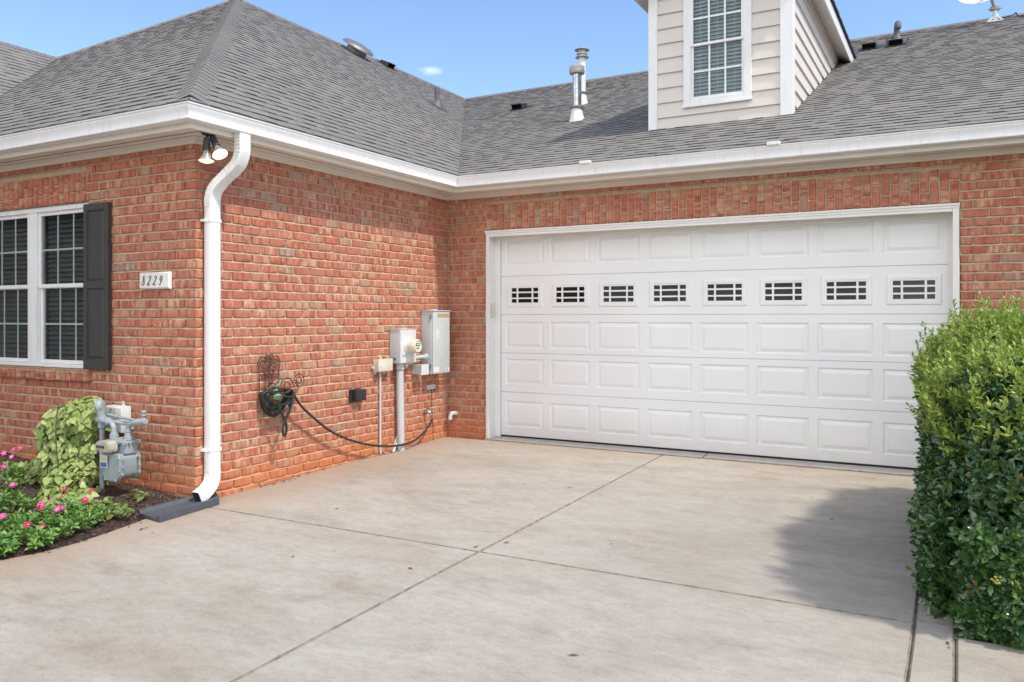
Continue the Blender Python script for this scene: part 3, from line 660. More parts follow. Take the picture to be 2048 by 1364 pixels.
# right hip: perpendicular-to-hip directions lying in each slope
hp0, hp1 = Vector((EO, -(L + EO), ze(MB))), Vector((XR, YA, ZR)); hd = (hp1 - hp0).normalized(); hp0 = hp0 + hd * .11
nBv, nAv = Vector((MB, 0, 1)).normalized(), Vector((0, -MA, 1)).normalized()
b = caps(hp0, hp1, hd.cross(nAv) * (1 if hd.cross(nAv).x < 0 else -1), hd.cross(nBv) * (1 if hd.cross(nBv).y > 0 else -1), .155, 61)
b.build('hip_cap', M['shingle'], house, fix=False, att=True)
lp = Vector((lhip((5.0 - ze(MA)) * nB / MA), -(L + EO) + (5.0 - ze(MA)) / MA, 5.0)); hd2 = (hp1 - lp).normalized()
b = caps(lp, hp1, hd2.cross(nAv) * (1 if hd2.cross(nAv).x > 0 else -1), Vector((-.4, .75, -.45)), .15, 62)
b.build('hip_cap', M['shingle'], house, fix=False, att=True)
b = caps((XR, YA - .1, ZR), (XR, YC, ZR), (-1, 0, -MB), (1, 0, -MB), .15, 63); b.build('ridge_cap', M['shingle'], house, fix=False, att=True)
b = caps((XR, YC, ZR), (11, YC, ZR), (0, 1, -MC), (0, -1, -MC), .15, 64); b.build('ridge_cap', M['shingle'], house, fix=False, att=True)
b = caps((XLR, -9, ze(MB) + (XL - XLR) * MB), (XLR, -.2, ze(MB) + (XL - XLR) * MB), (-1, 0, -MB), (1, 0, -MB), .15, 65); b.build('ridge_cap', M['shingle'], house, fix=False, att=True)

# ---- gutter, fascia, soffit and frieze, swept along the eaves
def eave(prof, b, mi=0, closed=False):
    """prof: (distance out from the wall, height)"""
    path = lambda o_: [(LW + o_, -8.6), (LW + o_, -L - o_), (o_, -L - o_), (o_, -o_), (10.5, -o_)]
    n = len(prof); vs = [(x, y, z) for (o_, z) in prof for (x, y) in path(o_)]; fs = []
    for i in range(n if closed else n - 1):
        j = (i + 1) % n
        for k in range(4): fs.append((i * 5 + k, i * 5 + k + 1, j * 5 + k + 1, j * 5 + k))
    b.add(vs, fs, mi)
g = MB_()
ZB = 2.926
eave([(.285, ZT - .008), (.285, ZB), (.366, ZB), (.374, ZB + .003), (.376, ZB + .010), (.374, ZB + .014), (.371, ZB + .03), (.372, ZB + .05), (.377, ZB + .072), (.385, ZB + .088), (.3885, ZB + .098), (.3885, ZT - .014), (.396, ZT - .012), (.3975, ZT - .002), (.394, ZT), (.374, ZT), (.374, ZT - .012), (.384, ZT - .014), (.370, ZB + .06), (.365, ZB + .012), (.290, ZB + .012), (.290, ZT - .008)], g)
gut = g.build('gutter', M['white'], house, smooth=True, angle=25)
for (x, y, w) in ((1.995, -G, .05), (3.93, -G, .05)):
    q = MB_(); q.box(x - .06, x + .06, -G - .018, -G + .075, ZT - .003, ZT + .030, bev=.005); q.build('gutter_hanger', M['white'], gut)
# seams and the strip of a gutter joint
q = MB_()
for (x0, x1) in ((.50, .56), (6.9, 6.96)): q.box(x0, x1, -.3745, -.366, ZB + .012, ZB + .07, bev=.001)
f = MB_(); eave([(.283, ZT - .01), (.283, ZB - .042), (.262, ZB - .046), (.262, ZB - .022)], f)
f.build('fascia', M['soffit'], house)
f = MB_(); eave([(.262, ZB - .022), (.20, ZB - .02), (.199, ZB - .016), (.19, ZB - .016), (.189, ZB - .02), (.13, ZB - .02), (.129, ZB - .016), (.12, ZB - .016), (.119, ZB - .02), (.05, ZB - .02), (.04, ZB - .026), (.02, ZB - .026)], f)
sof = f.build('soffit', M['soffit'], house)
v_ = MB_()      # vent slots in the soffit
x = LW + .5
while x < .25: v_.box(x, x + .024, -L - .105, -L - .095, ZB - .0225, ZB - .0205); x += .036
v_.build('vent_slot', M['dark'], sof); v_ = MB_()
y = -L
while y < -.3: v_.box(.095, .105, y, y + .024, ZB - .0225, ZB - .0205); y += .036
v_.build('vent_slot', M['dark'], sof)
f = MB_(); eave([(.02, ZB - .026), (.034, ZB - .030), (.030, ZB - .042), (.022, ZB - .046), (.022, ZF + .014), (.026, ZF + .012), (.026, ZF), (-.01, ZF)], f)
f.build('frieze_board', M['soffit'], house)

# ---- downspout
def rect_sweep(b, path, wx, wy, ups, ribs=0, mi=0):
    """rectangular pipe; path of points, ups: the vector of the side of width wy at each point"""
    n = len(path); prof = []
    cx, cy = wx / 2, wy / 2; r_ = .010
    base = []
    for (sx_, sy_, a0) in ((1, 1, 0), (-1, 1, 90), (-1, -1, 180), (1, -1, 270)):
        for k in range(3):
            a_ = R(a0 + 45 * k); base.append((sx_ * (cx - r_) + r_ * math.cos(a_), sy_ * (cy - r_) + r_ * math.sin(a_)))
    m_ = len(base); vs = []
    for i, p_ in enumerate(path):
        t_ = (path[min(i + 1, n - 1)] - path[max(i - 1, 0)]).normalized(); w_ = ups[i].normalized(); w_ = (w_ - t_ * w_.dot(t_)).normalized(); s_ = w_.cross(t_)
        k = 1.0 - (.034 if (ribs and i % 2) else 0)
        for (px_, py_) in base: vs.append(p_ + s_ * px_ * k + w_ * py_ * k)
    fs = [(i * m_ + k, i * m_ + (k + 1) % m_, (i + 1) * m_ + (k + 1) % m_, (i + 1) * m_ + k) for i in range(n - 1) for k in range(m_)]
    b.add(vs, fs, mi)
DY = -3.612; DXC = .058
Yv = Vector((0, 1, 0)); Xv = Vector((1, 0, 0)); Zv = Vector((0, 0, 1))
d = MB_()
rect_sweep(d, [Vector((DXC, DY, z)) for z in (.10, .9, 1.7, 2.36)], .075, .112, [Yv] * 4)
ds = d.build('downspout', M['white'], house, smooth=True, angle=40)
def elbow(name, pts, n, ups=None, parent=ds):
    q = MB_(); P_ = catmull(pts, n); rect_sweep(q, P_, .079, .116, [Yv if ups is None else ups] * len(P_), ribs=1)
    return q.build(name, M['white'], parent, smooth=True, angle=14)
elbow('elbow', [(DXC, DY, 2.33), (DXC, DY, 2.40), (DXC + .02, DY + .006, 2.47), (DXC + .075, DY + .018, 2.535)], 7)
q = MB_(); P_ = [Vector((DXC + .07, DY + .017, 2.53)), Vector((DXC + .19, DY + .05, 2.635))]; rect_sweep(q, P_, .074, .111, [Yv] * 2); q.build('offset_pipe', M['white'], ds, smooth=True, angle=40)
elbow('elbow', [(DXC + .165, DY + .042, 2.61), (DXC + .235, DY + .062, 2.68), (DXC + .268, DY + .07, 2.77), (DXC + .27, DY + .07, 2.86), (DXC + .27, DY + .07, 2.927)], 6)
# bottom elbow turns out along the wall
q = MB_(); P_ = catmull([(DXC, DY, .16), (DXC, DY, .115), (DXC + .002, DY - .018, .055), (DXC + .006, DY - .075, .0), (DXC + .012, DY - .165, -.042)], 7)
rect_sweep(q, P_, .079, .116, [Vector((1, 0, 0)).cross((P_[min(i + 1, len(P_) - 1)] - P_[max(i - 1, 0)]).normalized()) for i in range(len(P_))], ribs=1)
q.build('elbow', M['white'], ds, smooth=True, angle=14)
pe, te = P_[-1], (P_[-1] - P_[-2]).normalized(); we = Vector((1, 0, 0)).cross(te).normalized(); se = we.cross(te)
q = MB_(); q.add([pe + te * .001 + se * a_ * .034 + we * b_ * .052 for a_, b_ in ((-1, -1), (1, -1), (1, 1), (-1, 1))], [(0, 1, 2, 3)]); q.build('opening', M['dark'], ds, fix=False)  # dark quad painting the shade inside the pipe outlet
for z in (2.205, .315):
    q = MB_(); q.box(DXC - .045, DXC + .0415, DY - .060, DY + .060, z, z + .028, bev=.003); q.box(0, DXC, DY - .075, DY + .075, z + .003, z + .025, bev=.002); q.build('strap', M['white'], ds)

# ---- front window
wy = -L + .06
win = MB_()
def frame(b, x0, x1, z0, z1, y0, y1, w, mi=0, bev=.004, wt=None, wb=None):
    wt = wt or w; wb = wb or w
    b.box(x0, x0 + w, y0, y1, z0, z1, mi, bev); b.box(x1 - w, x1, y0, y1, z0, z1, mi, bev)
    b.box(x0 + w - .001, x1 - w + .001, y0 + .001, y1, z1 - wt, z1, mi, bev); b.box(x0 + w - .001, x1 - w + .001, y0 + .001, y1, z0, z0 + wb, mi, bev)
frame(win, hx0 + .0, hx1 - .0, hz0 + .004, hz1 - .004, wy - .035, wy + .06, .045, wt=.045, wb=.03)
win.box(-2.385, -2.245, wy - .032, wy + .06, hz0 + .03, hz1 - .05, bev=.006)
wo_ = win.build('window', M['white'], house)
for (x0, x1) in ((-3.155, -2.387), (-2.243, -1.45)):
    for (z0, z1, dy) in ((1.70, 2.42, 0.0), (.985, 1.73, .022)):
        s_ = MB_(); frame(s_, x0, x1, z0, z1, wy - .012 + dy, wy + .02 + dy, .036); s_.build('sash', M['white'], wo_)
        gl_ = MB_(); gl_.box(x0 + .03, x1 - .03, wy + .002 + dy, wy + .005 + dy, z0 + .03, z1 - .03); gl_.build('pane', M['glass'], wo_)
        mu = MB_(); w3 = (x1 - x0 - .072) / 3
        for k in (1, 2): mu.box(x0 + .036 + w3 * k - .008, x0 + .036 + w3 * k + .008, wy + .0075 + dy, wy + .0125 + dy, z0 + .034, z1 - .034)
        zc = (z0 + z1) / 2
        mu.box(x0 + .034, x1 - .034, wy + .0082 + dy, wy + .0118 + dy, zc - .008, zc + .008); mu.build('muntin', M['muntin'], wo_)
    bl = MB_(); z = .98
    while z < 2.42:
        bl.add([(x0 + .02, wy + .062, z), (x1 - .02, wy + .062, z), (x1 - .02, wy + .085, z + .041), (x0 + .02, wy + .085, z + .041)], [(0, 1, 2, 3)]); z += .046
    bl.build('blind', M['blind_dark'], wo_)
bk = MB_(); bk.box(hx0 - .35, hx1 + .35, wy + .125, wy + .135, .70, 2.75); bk.build('room_backing', M['dark'], wo_)
# shutter
sh = MB_(); sx0, sx1, sz0, sz1, sy1 = -1.412, -1.068, .957, 2.433, -L - .008
def raised(b, x0, x1, z0, z1, yf, rings, mi=0):
    """panel on the plane y=yf facing -Y; rings: (inset, depth) with depth>0 going in"""
    vs = []
    for (i_, d_) in rings: vs += [(x0 + i_, yf + d_, z0 + i_), (x1 - i_, yf + d_, z0 + i_), (x1 - i_, yf + d_, z1 - i_), (x0 + i_, yf + d_, z1 - i_)]
    fs = [(r_ * 4 + k, r_ * 4 + (k + 1) % 4, r_ * 4 + 4 + (k + 1) % 4, r_ * 4 + 4 + k) for r_ in range(len(rings) - 1) for k in range(4)]
    fs.append(tuple((len(rings) - 1) * 4 + k for k in range(4))); b.add(vs, fs, mi)
def board_with_panels(b, x0, x1, z0, z1, yf, rects, rings, mi=0, back=None):
    """flat board facing -Y with panels let into it; rects share columns"""
    xs = sorted({x0, x1} | {r_[k] for r_ in rects for k in (0, 1)}); zs = sorted({z0, z1} | {r_[k] for r_ in rects for k in (2, 3)})
    for i in range(len(xs) - 1):
        for j in range(len(zs) - 1):
            xc, zc = (xs[i] + xs[i + 1]) / 2, (zs[j] + zs[j + 1]) / 2
            if any(r_[0] < xc < r_[1] and r_[2] < zc < r_[3] for r_ in rects): continue
            b.add([(xs[i], yf, zs[j]), (xs[i + 1], yf, zs[j]), (xs[i + 1], yf, zs[j + 1]), (xs[i], yf, zs[j + 1])], [(0, 1, 2, 3)], mi)
    for r_ in rects: raised(b, *r_, yf, rings, mi)
sf = sy1 - .038
board_with_panels(sh, sx0 + .003, sx1 - .003, sz0 + .003, sz1 - .003, sf, [(sx0 + .052, sx1 - .052, 1.735, 2.375), (sx0 + .052, sx1 - .052, 1.045, 1.68)], [(0, 0), (.003, .014), (.012, .016), (.030, .006)])
for (a_, b_, c_, d_) in ((sx0, sx0, sz0, sz1), (sx1, sx1, sz0, sz1)):
    sg_ = 1 if a_ == sx0 else -1
    sh.add([(a_ + .003 * sg_, sf, c_ + .003), (a_, sf + .003, c_), (a_, sy1, c_), (a_, sy1, d_), (a_, sf + .003, d_), (a_ + .003 * sg_, sf, d_ - .003)], [(0, 1, 4, 5), (1, 2, 3, 4)])
for z_ in (sz0, sz1):
    sg_ = 1 if z_ == sz0 else -1
    sh.add([(sx0 + .003, sf, z_ + .003 * sg_), (sx1 - .003, sf, z_ + .003 * sg_), (sx1, sf + .003, z_), (sx0, sf + .003, z_), (sx1, sy1, z_), (sx0, sy1, z_)], [(0, 1, 2, 3), (3, 2, 4, 5)])
for z_ in (1.06, 1.70, 2.35, ):
    for x_ in (sx0 + .022, sx1 - .022): sh.lathe([(.006, 0), (.006, .003), (.003, .005), (0, .005)], (x_, sf, z_), (0, -1, 0), 8)
sh.build('shutter', M['shutter'], house)

# ---- garage door, its casing and stops
gd_y = .20
parts = MB_(); SZ = [0.004, .5251, .9926, 1.4512, 1.9098, 2.52]
pw_, gap_ = .506, .0842; marg = (DW - 8 * pw_ - 7 * gap_) / 2
rows = [(.112, .420), (.620, .925), (1.050, 1.366), None, (2.03, 2.345)]
wz0, wz1 = 1.535, 1.825
RG = [(0, 0), (.005, .008), (.013, .014), (.022, .014), (.054, .002), (.058, .002)]
for k in range(5):
    z0, z1 = SZ[k] + .0012, SZ[k + 1] - .0012
    if rows[k]:
        rects = [(DX + marg + i * (pw_ + gap_), DX + marg + i * (pw_ + gap_) + pw_, rows[k][0], rows[k][1]) for i in range(8)]
        board_with_panels(parts, DX, DX + DW, z0 + .004, z1 - .004, gd_y, rects, RG)
    else:
        rects = [(DX + marg + i * (pw_ + gap_) + .055, DX + marg + i * (pw_ + gap_) + pw_ - .04, wz0 + .02, wz1 - .02) for i in range(8)]
        board_with_panels(parts, DX, DX + DW, z0 + .004, z1 - .004, gd_y, rects, [(0, 0), (.001, .03)])
    parts.add([(DX, gd_y, z0 + .004), (DX + DW, gd_y, z0 + .004), (DX + DW, gd_y + .012, z0 - .002), (DX, gd_y + .012, z0 - .002)], [(0, 1, 2, 3)])
    parts.add([(DX, gd_y, z1 - .004), (DX + DW, gd_y, z1 - .004), (DX + DW, gd_y + .014, z1 + .001), (DX, gd_y + .014, z1 + .001)], [(0, 1, 2, 3)])
parts.box(DX - .03, DX + DW + .03, gd_y + .034, gd_y + .05, -.0, 2.52)
door = parts.build('garage_door', M['door'], house, fix=True)
bs = MB_(); bs.box(DX, DX + DW, gd_y + .004, gd_y + .03, -.016, .0065); bs.build('bottom_seal', M['rubber'], door)
for i in range(8):
    x0 = DX + marg + i * (pw_ + gap_) + .028; x1 = x0 + pw_ - .034
    wf = MB_()
    # moulded surround: two steps
    for (i0, i1, p0, p1) in ((0, .012, .0, .012), (.012, .038, .012, .014), (.038, .046, .014, .006)):
        o4 = [(x0 + i0, wz0 + i0), (x1 - i0, wz0 + i0), (x1 - i0, wz1 - i0), (x0 + i0, wz1 - i0)]; n4 = [(x0 + i1, wz0 + i1), (x1 - i1, wz0 + i1), (x1 - i1, wz1 - i1), (x0 + i1, wz1 - i1)]
        for k in range(4):
            a_, b_, c_, d_ = o4[k], o4[(k + 1) % 4], n4[(k + 1) % 4], n4[k]
            wf.add([(a_[0], gd_y - p0, a_[1]), (b_[0], gd_y - p0, b_[1]), (c_[0], gd_y - p1, c_[1]), (d_[0], gd_y - p1, d_[1])], [(0, 1, 2, 3)])
    a0, a1, c0, c1 = x0 + .046, x1 - .046, wz0 + .030, wz1 - .030
    frame(wf, a0 - .004, a1 + .004, wz0 + .042, wz1 - .042, gd_y - .010, gd_y + .004, .016, bev=.002)
    for f_ in (.235, .765): xx = a0 + (a1 - a0) * f_; wf.box(xx - .010, xx + .010, gd_y - .009, gd_y + .003, wz0 + .05, wz1 - .05, bev=.002)
    zi0, zi1 = wz0 + .058, wz1 - .058
    for f_ in (.30, .70): zz = zi0 + (zi1 - zi0) * f_; wf.box(a0 + .004, a1 - .004, gd_y - .0085, gd_y + .003, zz - .009, zz + .009, bev=.002)
    wf.build('window_frame', M['door'], door)
    pn = MB_(); pn.box(a0 - .002, a1 + .002, gd_y + .006, gd_y + .009, wz0 + .045, wz1 - .045); pn.build('pane', M['glass'], door)
    bk = MB_(); bk.box(a0 - .01, a1 + .01, gd_y + .026, gd_y + .029, wz0 + .03, wz1 - .03); bk.build('dark_interior_backing', M['dark'], door)  # dark sheet painted as the unlit garage interior behind the pane
cs = MB_()
# jamb boards lining the opening, with a narrow casing on the face and a head with a drip lip
for (x0, x1, xs_) in ((TL + .001, TL + .022, 1), (TR - .022, TR - .001, -1)):
    cs.box(x0, x1, -.006, gd_y + .05, -.018, ZH - .004, bev=.002)
cs.box(TL + .001, TL + .040, -.014, .012, -.017, ZH - .006, bev=.003); cs.box(TR - .052, TR - .001, -.014, .012, -.017, ZH - .006, bev=.003)
cs.box(TL + .022, TL + .090, gd_y - .036, gd_y - .006, -.012, ZH - .06, bev=.004); cs.box(TR - .090, TR - .022, gd_y - .036, gd_y - .006, -.012, ZH - .06, bev=.004)
cs.box(TL + .003, TR - .003, -.004, gd_y + .05, ZH - .026, ZH - .005, bev=.002)
cs.box(TL + .0405, TR - .0525, -.014, .012, ZH - .075, ZH - .027, bev=.003)
cs.box(TL - .012, TR + .006, -.030, -.0145, ZH - .024, ZH - .003, bev=.004); cs.box(TL - .004, TR + .001, -.022, -.0142, ZH - .045, ZH - .0245, bev=.003)
cs.box(TL + .022, TR - .022, gd_y - .033, gd_y - .004, ZH - .105, ZH - .027, bev=.004)
cas = cs.build('door_casing', M['trimwhite'], house)
kp = MB_(); kp.box(TL + .023, TL + .046, .07, .12, 1.415, 1.585, bev=.006); kp.box(TL + .046, TL + .049, .078, .112, 1.50, 1.57, bev=.001); kp.build('keypad', M['cream'], cas)

# ---- dormer
dx0, dx1, dy, dxc = 2.205, 3.818, 1.13, 3.0115
roofz = lambda y: ZT + MC * (y + G)
w = MB_()
yb = 5.6
core = [(dx0 + .012, dy + .012), (dx1 - .012, dy + .012)]
def lap(b, p0, p1, nrm, z0, z1, cut=None):
    """clapboards from z0 up; nrm outward; cut(z)-> far end along the board"""
    p0, p1, nrm = Vector((*p0, 0)), Vector((*p1, 0)), Vector((*nrm, 0)); z = z0
    while z < z1:
        za, zb = z, min(z + .178, z1); s0 = cut(za) if cut else 0; s1 = cut(zb) if cut else 0
        dd = (p1 - p0).normalized(); a0, a1 = p0 + dd * s0 if False else p0, p1
        e0, e1 = (p0 + dd * s0) if cut else p1, (p0 + dd * s1) if cut else p1
        b.add([p0 + nrm * .026 + Zv * za, e0 + nrm * .026 + Zv * za, e1 + nrm * .003 + Zv * (zb + .01), p0 + nrm * .003 + Zv * (zb + .01)], [(0, 1, 2, 3)])
        b.add([p0 + nrm * .026 + Zv * za, e0 + nrm * .026 + Zv * za, e0 + Zv * (za + .001), p0 + Zv * (za + .001)], [(0, 1, 2, 3)])
        z += .178
lap(w, (dx0, dy), (dx1, dy), (0, -1), 3.635, 3.635 + .178)
for (xa, xb) in ((dx0, 2.66), (3.345, dx1)): lap(w, (xa, dy), (xb, dy), (0, -1), 3.635 + .178, 3.635 + .178 * 10)
lap(w, (2.66, dy), (3.345, dy), (0, -1), 3.813, 3.965)
lap(w, (dx1, dy), (dx1, yb), (1, 0), 3.635, 5.46, lambda z: max(.02, (z - ZT) / MC - G - dy + .12))
lap(w, (dx0, dy), (dx0, yb), (-1, 0), 3.635, 5.46, lambda z: max(.02, (z - ZT) / MC - G - dy + .12))
w.box(dx0 + .002, dx1 - .002, dy + .10, 6.4, 3.6, 5.40)
w.add([(dx0, dy, 5.40), (dx1, dy, 5.40), (dxc, dy, 5.95)], [(0, 1, 2)])
dorm = w.build('dormer', M['siding'], house, fix=False)
for (xa, xb, xc, xd) in ((dx0 - .032, dx0 + .078, dx0 - .0315, dx0 + .01), (dx1 - .105, dx1 + .032, dx1 - .01, dx1 + .0315)):
    ct = MB_(); ct.box(xa, xb, dy - .034, dy + .02, 3.66, 5.46, bev=.003); ct.box(xc, xd, dy + .018, dy + .115, 3.66, 5.459, bev=.003)
    ct.build('corner_trim', M['white'], dorm)
fr_ = MB_()
for (x0, x1) in ((dx1 + .001, dx1 + .024), (dx0 - .024, dx0 - .001)): fr_.box(x0, x1, dy + .12, 5.4, 5.30, 5.40, bev=.003)
fr_.build('frieze_board', M['siding'], dorm)
ez, eo, ms = 5.285, .215, .60    # eave height, overhang, pitch
rz = ez + .165 + ms * (dxc - dx0 + eo)
rf = MB_()
for s_ in (1, -1):
    xe = dx1 + eo if s_ > 0 else dx0 - eo
    nn = math.hypot(1, ms); U_ = (0, 1, 0) if s_ > 0 else (0, -1, 0)
    o_ = (xe + .03 * s_, 0, ez + .17)
    bb = shingles(o_, U_, (-s_, 0, ms), (s_ * ms, 0, 1), (lambda v: dy - .33) if s_ > 0 else (lambda v: -6.9), (lambda v: 6.9) if s_ > 0 else (lambda v: -(dy - .33)), (abs(xe - dxc) + .03) * nn, 71 + s_)
    n0 = len(rf.v); rf.add(bb.v, bb.f, 0, bb.att)
rf.build('dormer_roof', M['shingle'], dorm, fix=False, att=True)
fc = MB_(); sfm = MB_()
for s_ in (1, -1):
    xe = dx1 + eo if s_ > 0 else dx0 - eo; xw = dx1 if s_ > 0 else dx0
    fc.box(xe - .02 * s_, xe, dy - .31, 5.9, ez, ez + .165, bev=.003)
    sfm.add([(xe - .021 * s_, dy - .30, ez + .01), (xw - .01 * s_, dy - .30, ez + .135), (xw - .01 * s_, 5.9, ez + .135), (xe - .021 * s_, 5.9, ez + .01)], [(0, 1, 2, 3)])
    # rake boards along the gable
    fc.prism([(xe, dy - .312, ez), (xe, dy - .312, ez + .16), (dxc, dy - .312, rz - .01), (dxc, dy - .312, rz - .19)], (0, .02, 0))
    sfm.add([(xe, dy - .29, ez + .005), (dxc, dy - .29, rz - .18), (dxc, dy, rz - .18), (xe, dy, ez + .005)], [(0, 1, 2, 3)])
fc.build('fascia', M['white'], dorm); sfm.build('soffit', M['siding'], dorm, fix=False)
dwn = MB_(); wyd = dy - .042
frame(dwn, 2.607, 3.398, 3.897, 5.30, wyd, dy + .04, .088, bev=.006); dwn.box(2.595, 3.41, wyd - .012, wyd - .001, 3.893, 3.925, bev=.004)
dwn.build('window_frame', M['white'], dorm)
for (z0, z1, ddy) in ((4.605, 5.25, .0), (3.985, 4.635, .02)):
    s_ = MB_(); frame(s_, 2.694, 3.312, z0, z1, wyd + .006 + ddy, wyd + .03 + ddy, .03, bev=.003); s_.build('sash', M['white'], dorm)
    pn = MB_(); pn.box(2.72, 3.29, wyd + .018 + ddy, wyd + .021 + ddy, z0 + .025, z1 - .025); pn.build('pane', M['glass'], dorm)
    mu = MB_()
    for k in (1, 2): xx = 2.724 + (3.282 - 2.724) * k / 3; mu.box(xx - .011, xx + .011, wyd + .011 + ddy, wyd + .0165 + ddy, z0 + .028, z1 - .028)
    mu.box(2.722, 3.284, wyd + .0105 + ddy, wyd + .016 + ddy, (z0 + z1) / 2 - .011, (z0 + z1) / 2 + .011); mu.build('muntin', M['white'], dorm)
bl = MB_(); z = 3.97
while z < 5.25:
    bl.add([(2.70, wyd + .052, z), (3.31, wyd + .052, z), (3.31, wyd + .068, z + .036), (2.70, wyd + .068, z + .036)], [(0, 1, 2, 3)]); bl.box(2.70, 3.31, wyd + .0505, wyd + .0515, z, z + .006, 1); z += .044
for xx in (2.80, 3.0, 3.2): bl.box(xx - .002, xx + .002, wyd + .047, wyd + .049, 3.96, 5.26, 1)
bl.box(2.66, 3.35, wyd + .0695, wyd + .072, 3.93, 5.28)
bl.build('blind', [M['blind'], M['muntin']], dorm, fix=False)

# ------------------------------------------------------------------ fixtures on the walls
# house number plate
np_ = empty('house_number_plate', (-.475, -L, 1.73), 'white house number sign reading 8229 on brick between dark shutter and downspout', 'sign')
q = MB_(); raisedp = (-.667, -.283, 1.66, 1.803)
q.box(*raisedp[:2], -L - .003, -L - .016, *raisedp[2:])
q.add([(-.667, -L - .016, 1.66), (-.283, -L - .016, 1.66), (-.283, -L - .016, 1.803), (-.667, -L - .016, 1.803), (-.655, -L - .030, 1.672), (-.295, -L - .030, 1.672), (-.295, -L - .030, 1.791), (-.655, -L - .030, 1.791)], [(0, 1, 5, 4), (1, 2, 6, 5), (2, 3, 7, 6), (3, 0, 4, 7), (4, 5, 6, 7)])
q.build('plaque', M['plate'], np_)
def strokes(b, glyph, ox, oz, h, y, wmax):
    wmax = wmax * .68
    """pen strokes on the plane y, sloped like handwriting"""
    for pts in glyph:
        P_ = catmull([(ox + (px + .28 * pz) * h, 0, oz + pz * h) for px, pz in pts], 7); n = len(P_); vs = []; fs = []
        for i, p_ in enumerate(P_):
            t_ = (P_[min(i + 1, n - 1)] - P_[max(i - 1, 0)]).normalized(); nn = Vector((-t_.z, 0, t_.x))
            w_ = wmax * (.34 + .66 * max(0, -t_.z * .75 + .25 if t_.z < 0 else .1)) * (1 if 1 < i < n - 2 else .7)
            vs += [(p_.x + nn.x * w_, y, p_.z + nn.z * w_), (p_.x - nn.x * w_, y, p_.z - nn.z * w_)]
        fs = [(2 * i, 2 * i + 1, 2 * i + 3, 2 * i + 2) for i in range(n - 1)]
        b.add(vs, fs)
        b.add([(x_, y + .0016, z_) for x_, _, z_ in vs], fs)
G8 = [[(.40, .86), (.30, 1.0), (.14, .97), (.10, .80), (.22, .60), (.36, .40), (.36, .14), (.20, 0), (.04, .08), (.03, .28), (.16, .50), (.34, .68), (.40, .86)]]
G2 = [[(.05, .76), (.08, .92), (.22, 1.0), (.37, .92), (.37, .72), (.24, .44), (.08, .18), (.0, .02)], [(.0, .02), (.10, .12), (.22, .05), (.36, .0), (.46, .14)]]
G9 = [[(.38, .84), (.28, .99), (.12, .93), (.06, .72), (.12, .53), (.26, .52), (.36, .68), (.40, .88)], [(.40, .88), (.37, .60), (.30, .28), (.16, .04), (.02, .04)]]
q = MB_()
for gph, ox in ((G8, -.632), (G2, -.558), (G2, -.486), (G9, -.412)): strokes(q, gph, ox, 1.692, .078, -L - .0335, .0062)
q.build('numerals', M['ink'], np_, fix=False)

# gas meter
gm = empty('gas_meter', (-.48, -4.06, -.05), 'grey gas meter on bent pipes beside the leafy vine', 'gas meter')
def gmb(name, mat, b, parent=gm, **k): return b.build(name, mat, parent, **k)
mx0, mx1, my0, my1 = -.600, -.360, -4.155, -3.965
def octo(x0, x1, z0, z1, ct_, cb_): return [(x0 + cb_, z0), (x1 - cb_, z0), (x1 - cb_ * .3, z0 + cb_ * .45), (x1, z0 + cb_), (x1, z1 - ct_), (x1 - ct_, z1), (x0 + ct_, z1), (x0, z1 - ct_), (x0, z0 + cb_), (x0 + cb_ * .3, z0 + cb_ * .45)]
q = MB_(); bmx = bmesh.new()
def ext(poly, y0, y1, bev, b, mi=0):
    bmx = bmesh.new(); a_ = [bmx.verts.new((x, y0, z)) for x, z in poly]; c_ = [bmx.verts.new((x, y1, z)) for x, z in poly]; n = len(poly)
    bmx.faces.new(a_); bmx.faces.new(c_[::-1])
    for i in range(n): bmx.faces.new((a_[i], a_[(i + 1) % n], c_[(i + 1) % n], c_[i]))
    bmesh.ops.recalc_face_normals(bmx, faces=bmx.faces[:])
    if bev: bmesh.ops.bevel(bmx, geom=bmx.edges[:], offset=bev, segments=2, affect='EDGES')
    b.bm(bmx, mi)
ext(octo(mx0, mx1, .105, .335, .03, .06), my0, my0 + .035, .012, q)          # front cover
ext(octo(mx0 + .012, mx1 - .012, .118, .330, .03, .06), my0 + .02, my1 - .02, .006, q)   # barrel
ext(octo(mx0, mx1, .105, .335, .03, .06), my1 - .035, my1, .012, q)          # back cover
for (x, z) in ((mx0 + .02, .30), (mx1 - .02, .30), (mx0 + .012, .20), (mx1 - .012, .20), (mx0 + .055, .12), (mx1 - .055, .12)):
    for yy, dd in ((my0 - .001, -1), ): q.lathe([(.009, 0), (.009, .008), (.006, .011), (0, .011)], (x, yy, z), (0, dd, 0), 8)
for z in (.16, .22, .28): q.box(mx1 - .004, mx1 + .006, my0 + .008, my0 + .03, z, z + .022, bev=.003); q.box(mx1 - .004, mx1 + .006, my1 - .03, my1 - .01, z, z + .022, bev=.003)
gmb('body', M['meter_grey'], q, smooth=True, angle=40)
q = MB_(); q.box(mx0 + .03, mx1 - .008, my0 + .045, my1 - .03, .325, .415, bev=.01); q.box(mx0 + .015, mx1 + .008, my0 + .025, my1 - .012, .412, .432, bev=.007)
q.box(mx0 + .035, mx1 - .02, my0 + .05, my1 - .04, .430, .440, bev=.004)
for i in range(4):
    q.lathe([(.008, 0), (.008, .01), (0, .011)], (mx0 + .03 + i * .07, my0 + .030, .408), (0, -1, 0), 8)
    q.lathe([(.008, 0), (.008, .01), (0, .011)], (mx1 + .004, my0 + .045 + i * .035, .408), (1, 0, 0), 8)
gmb('lid', M['meter_grey'], q, smooth=True, angle=40)
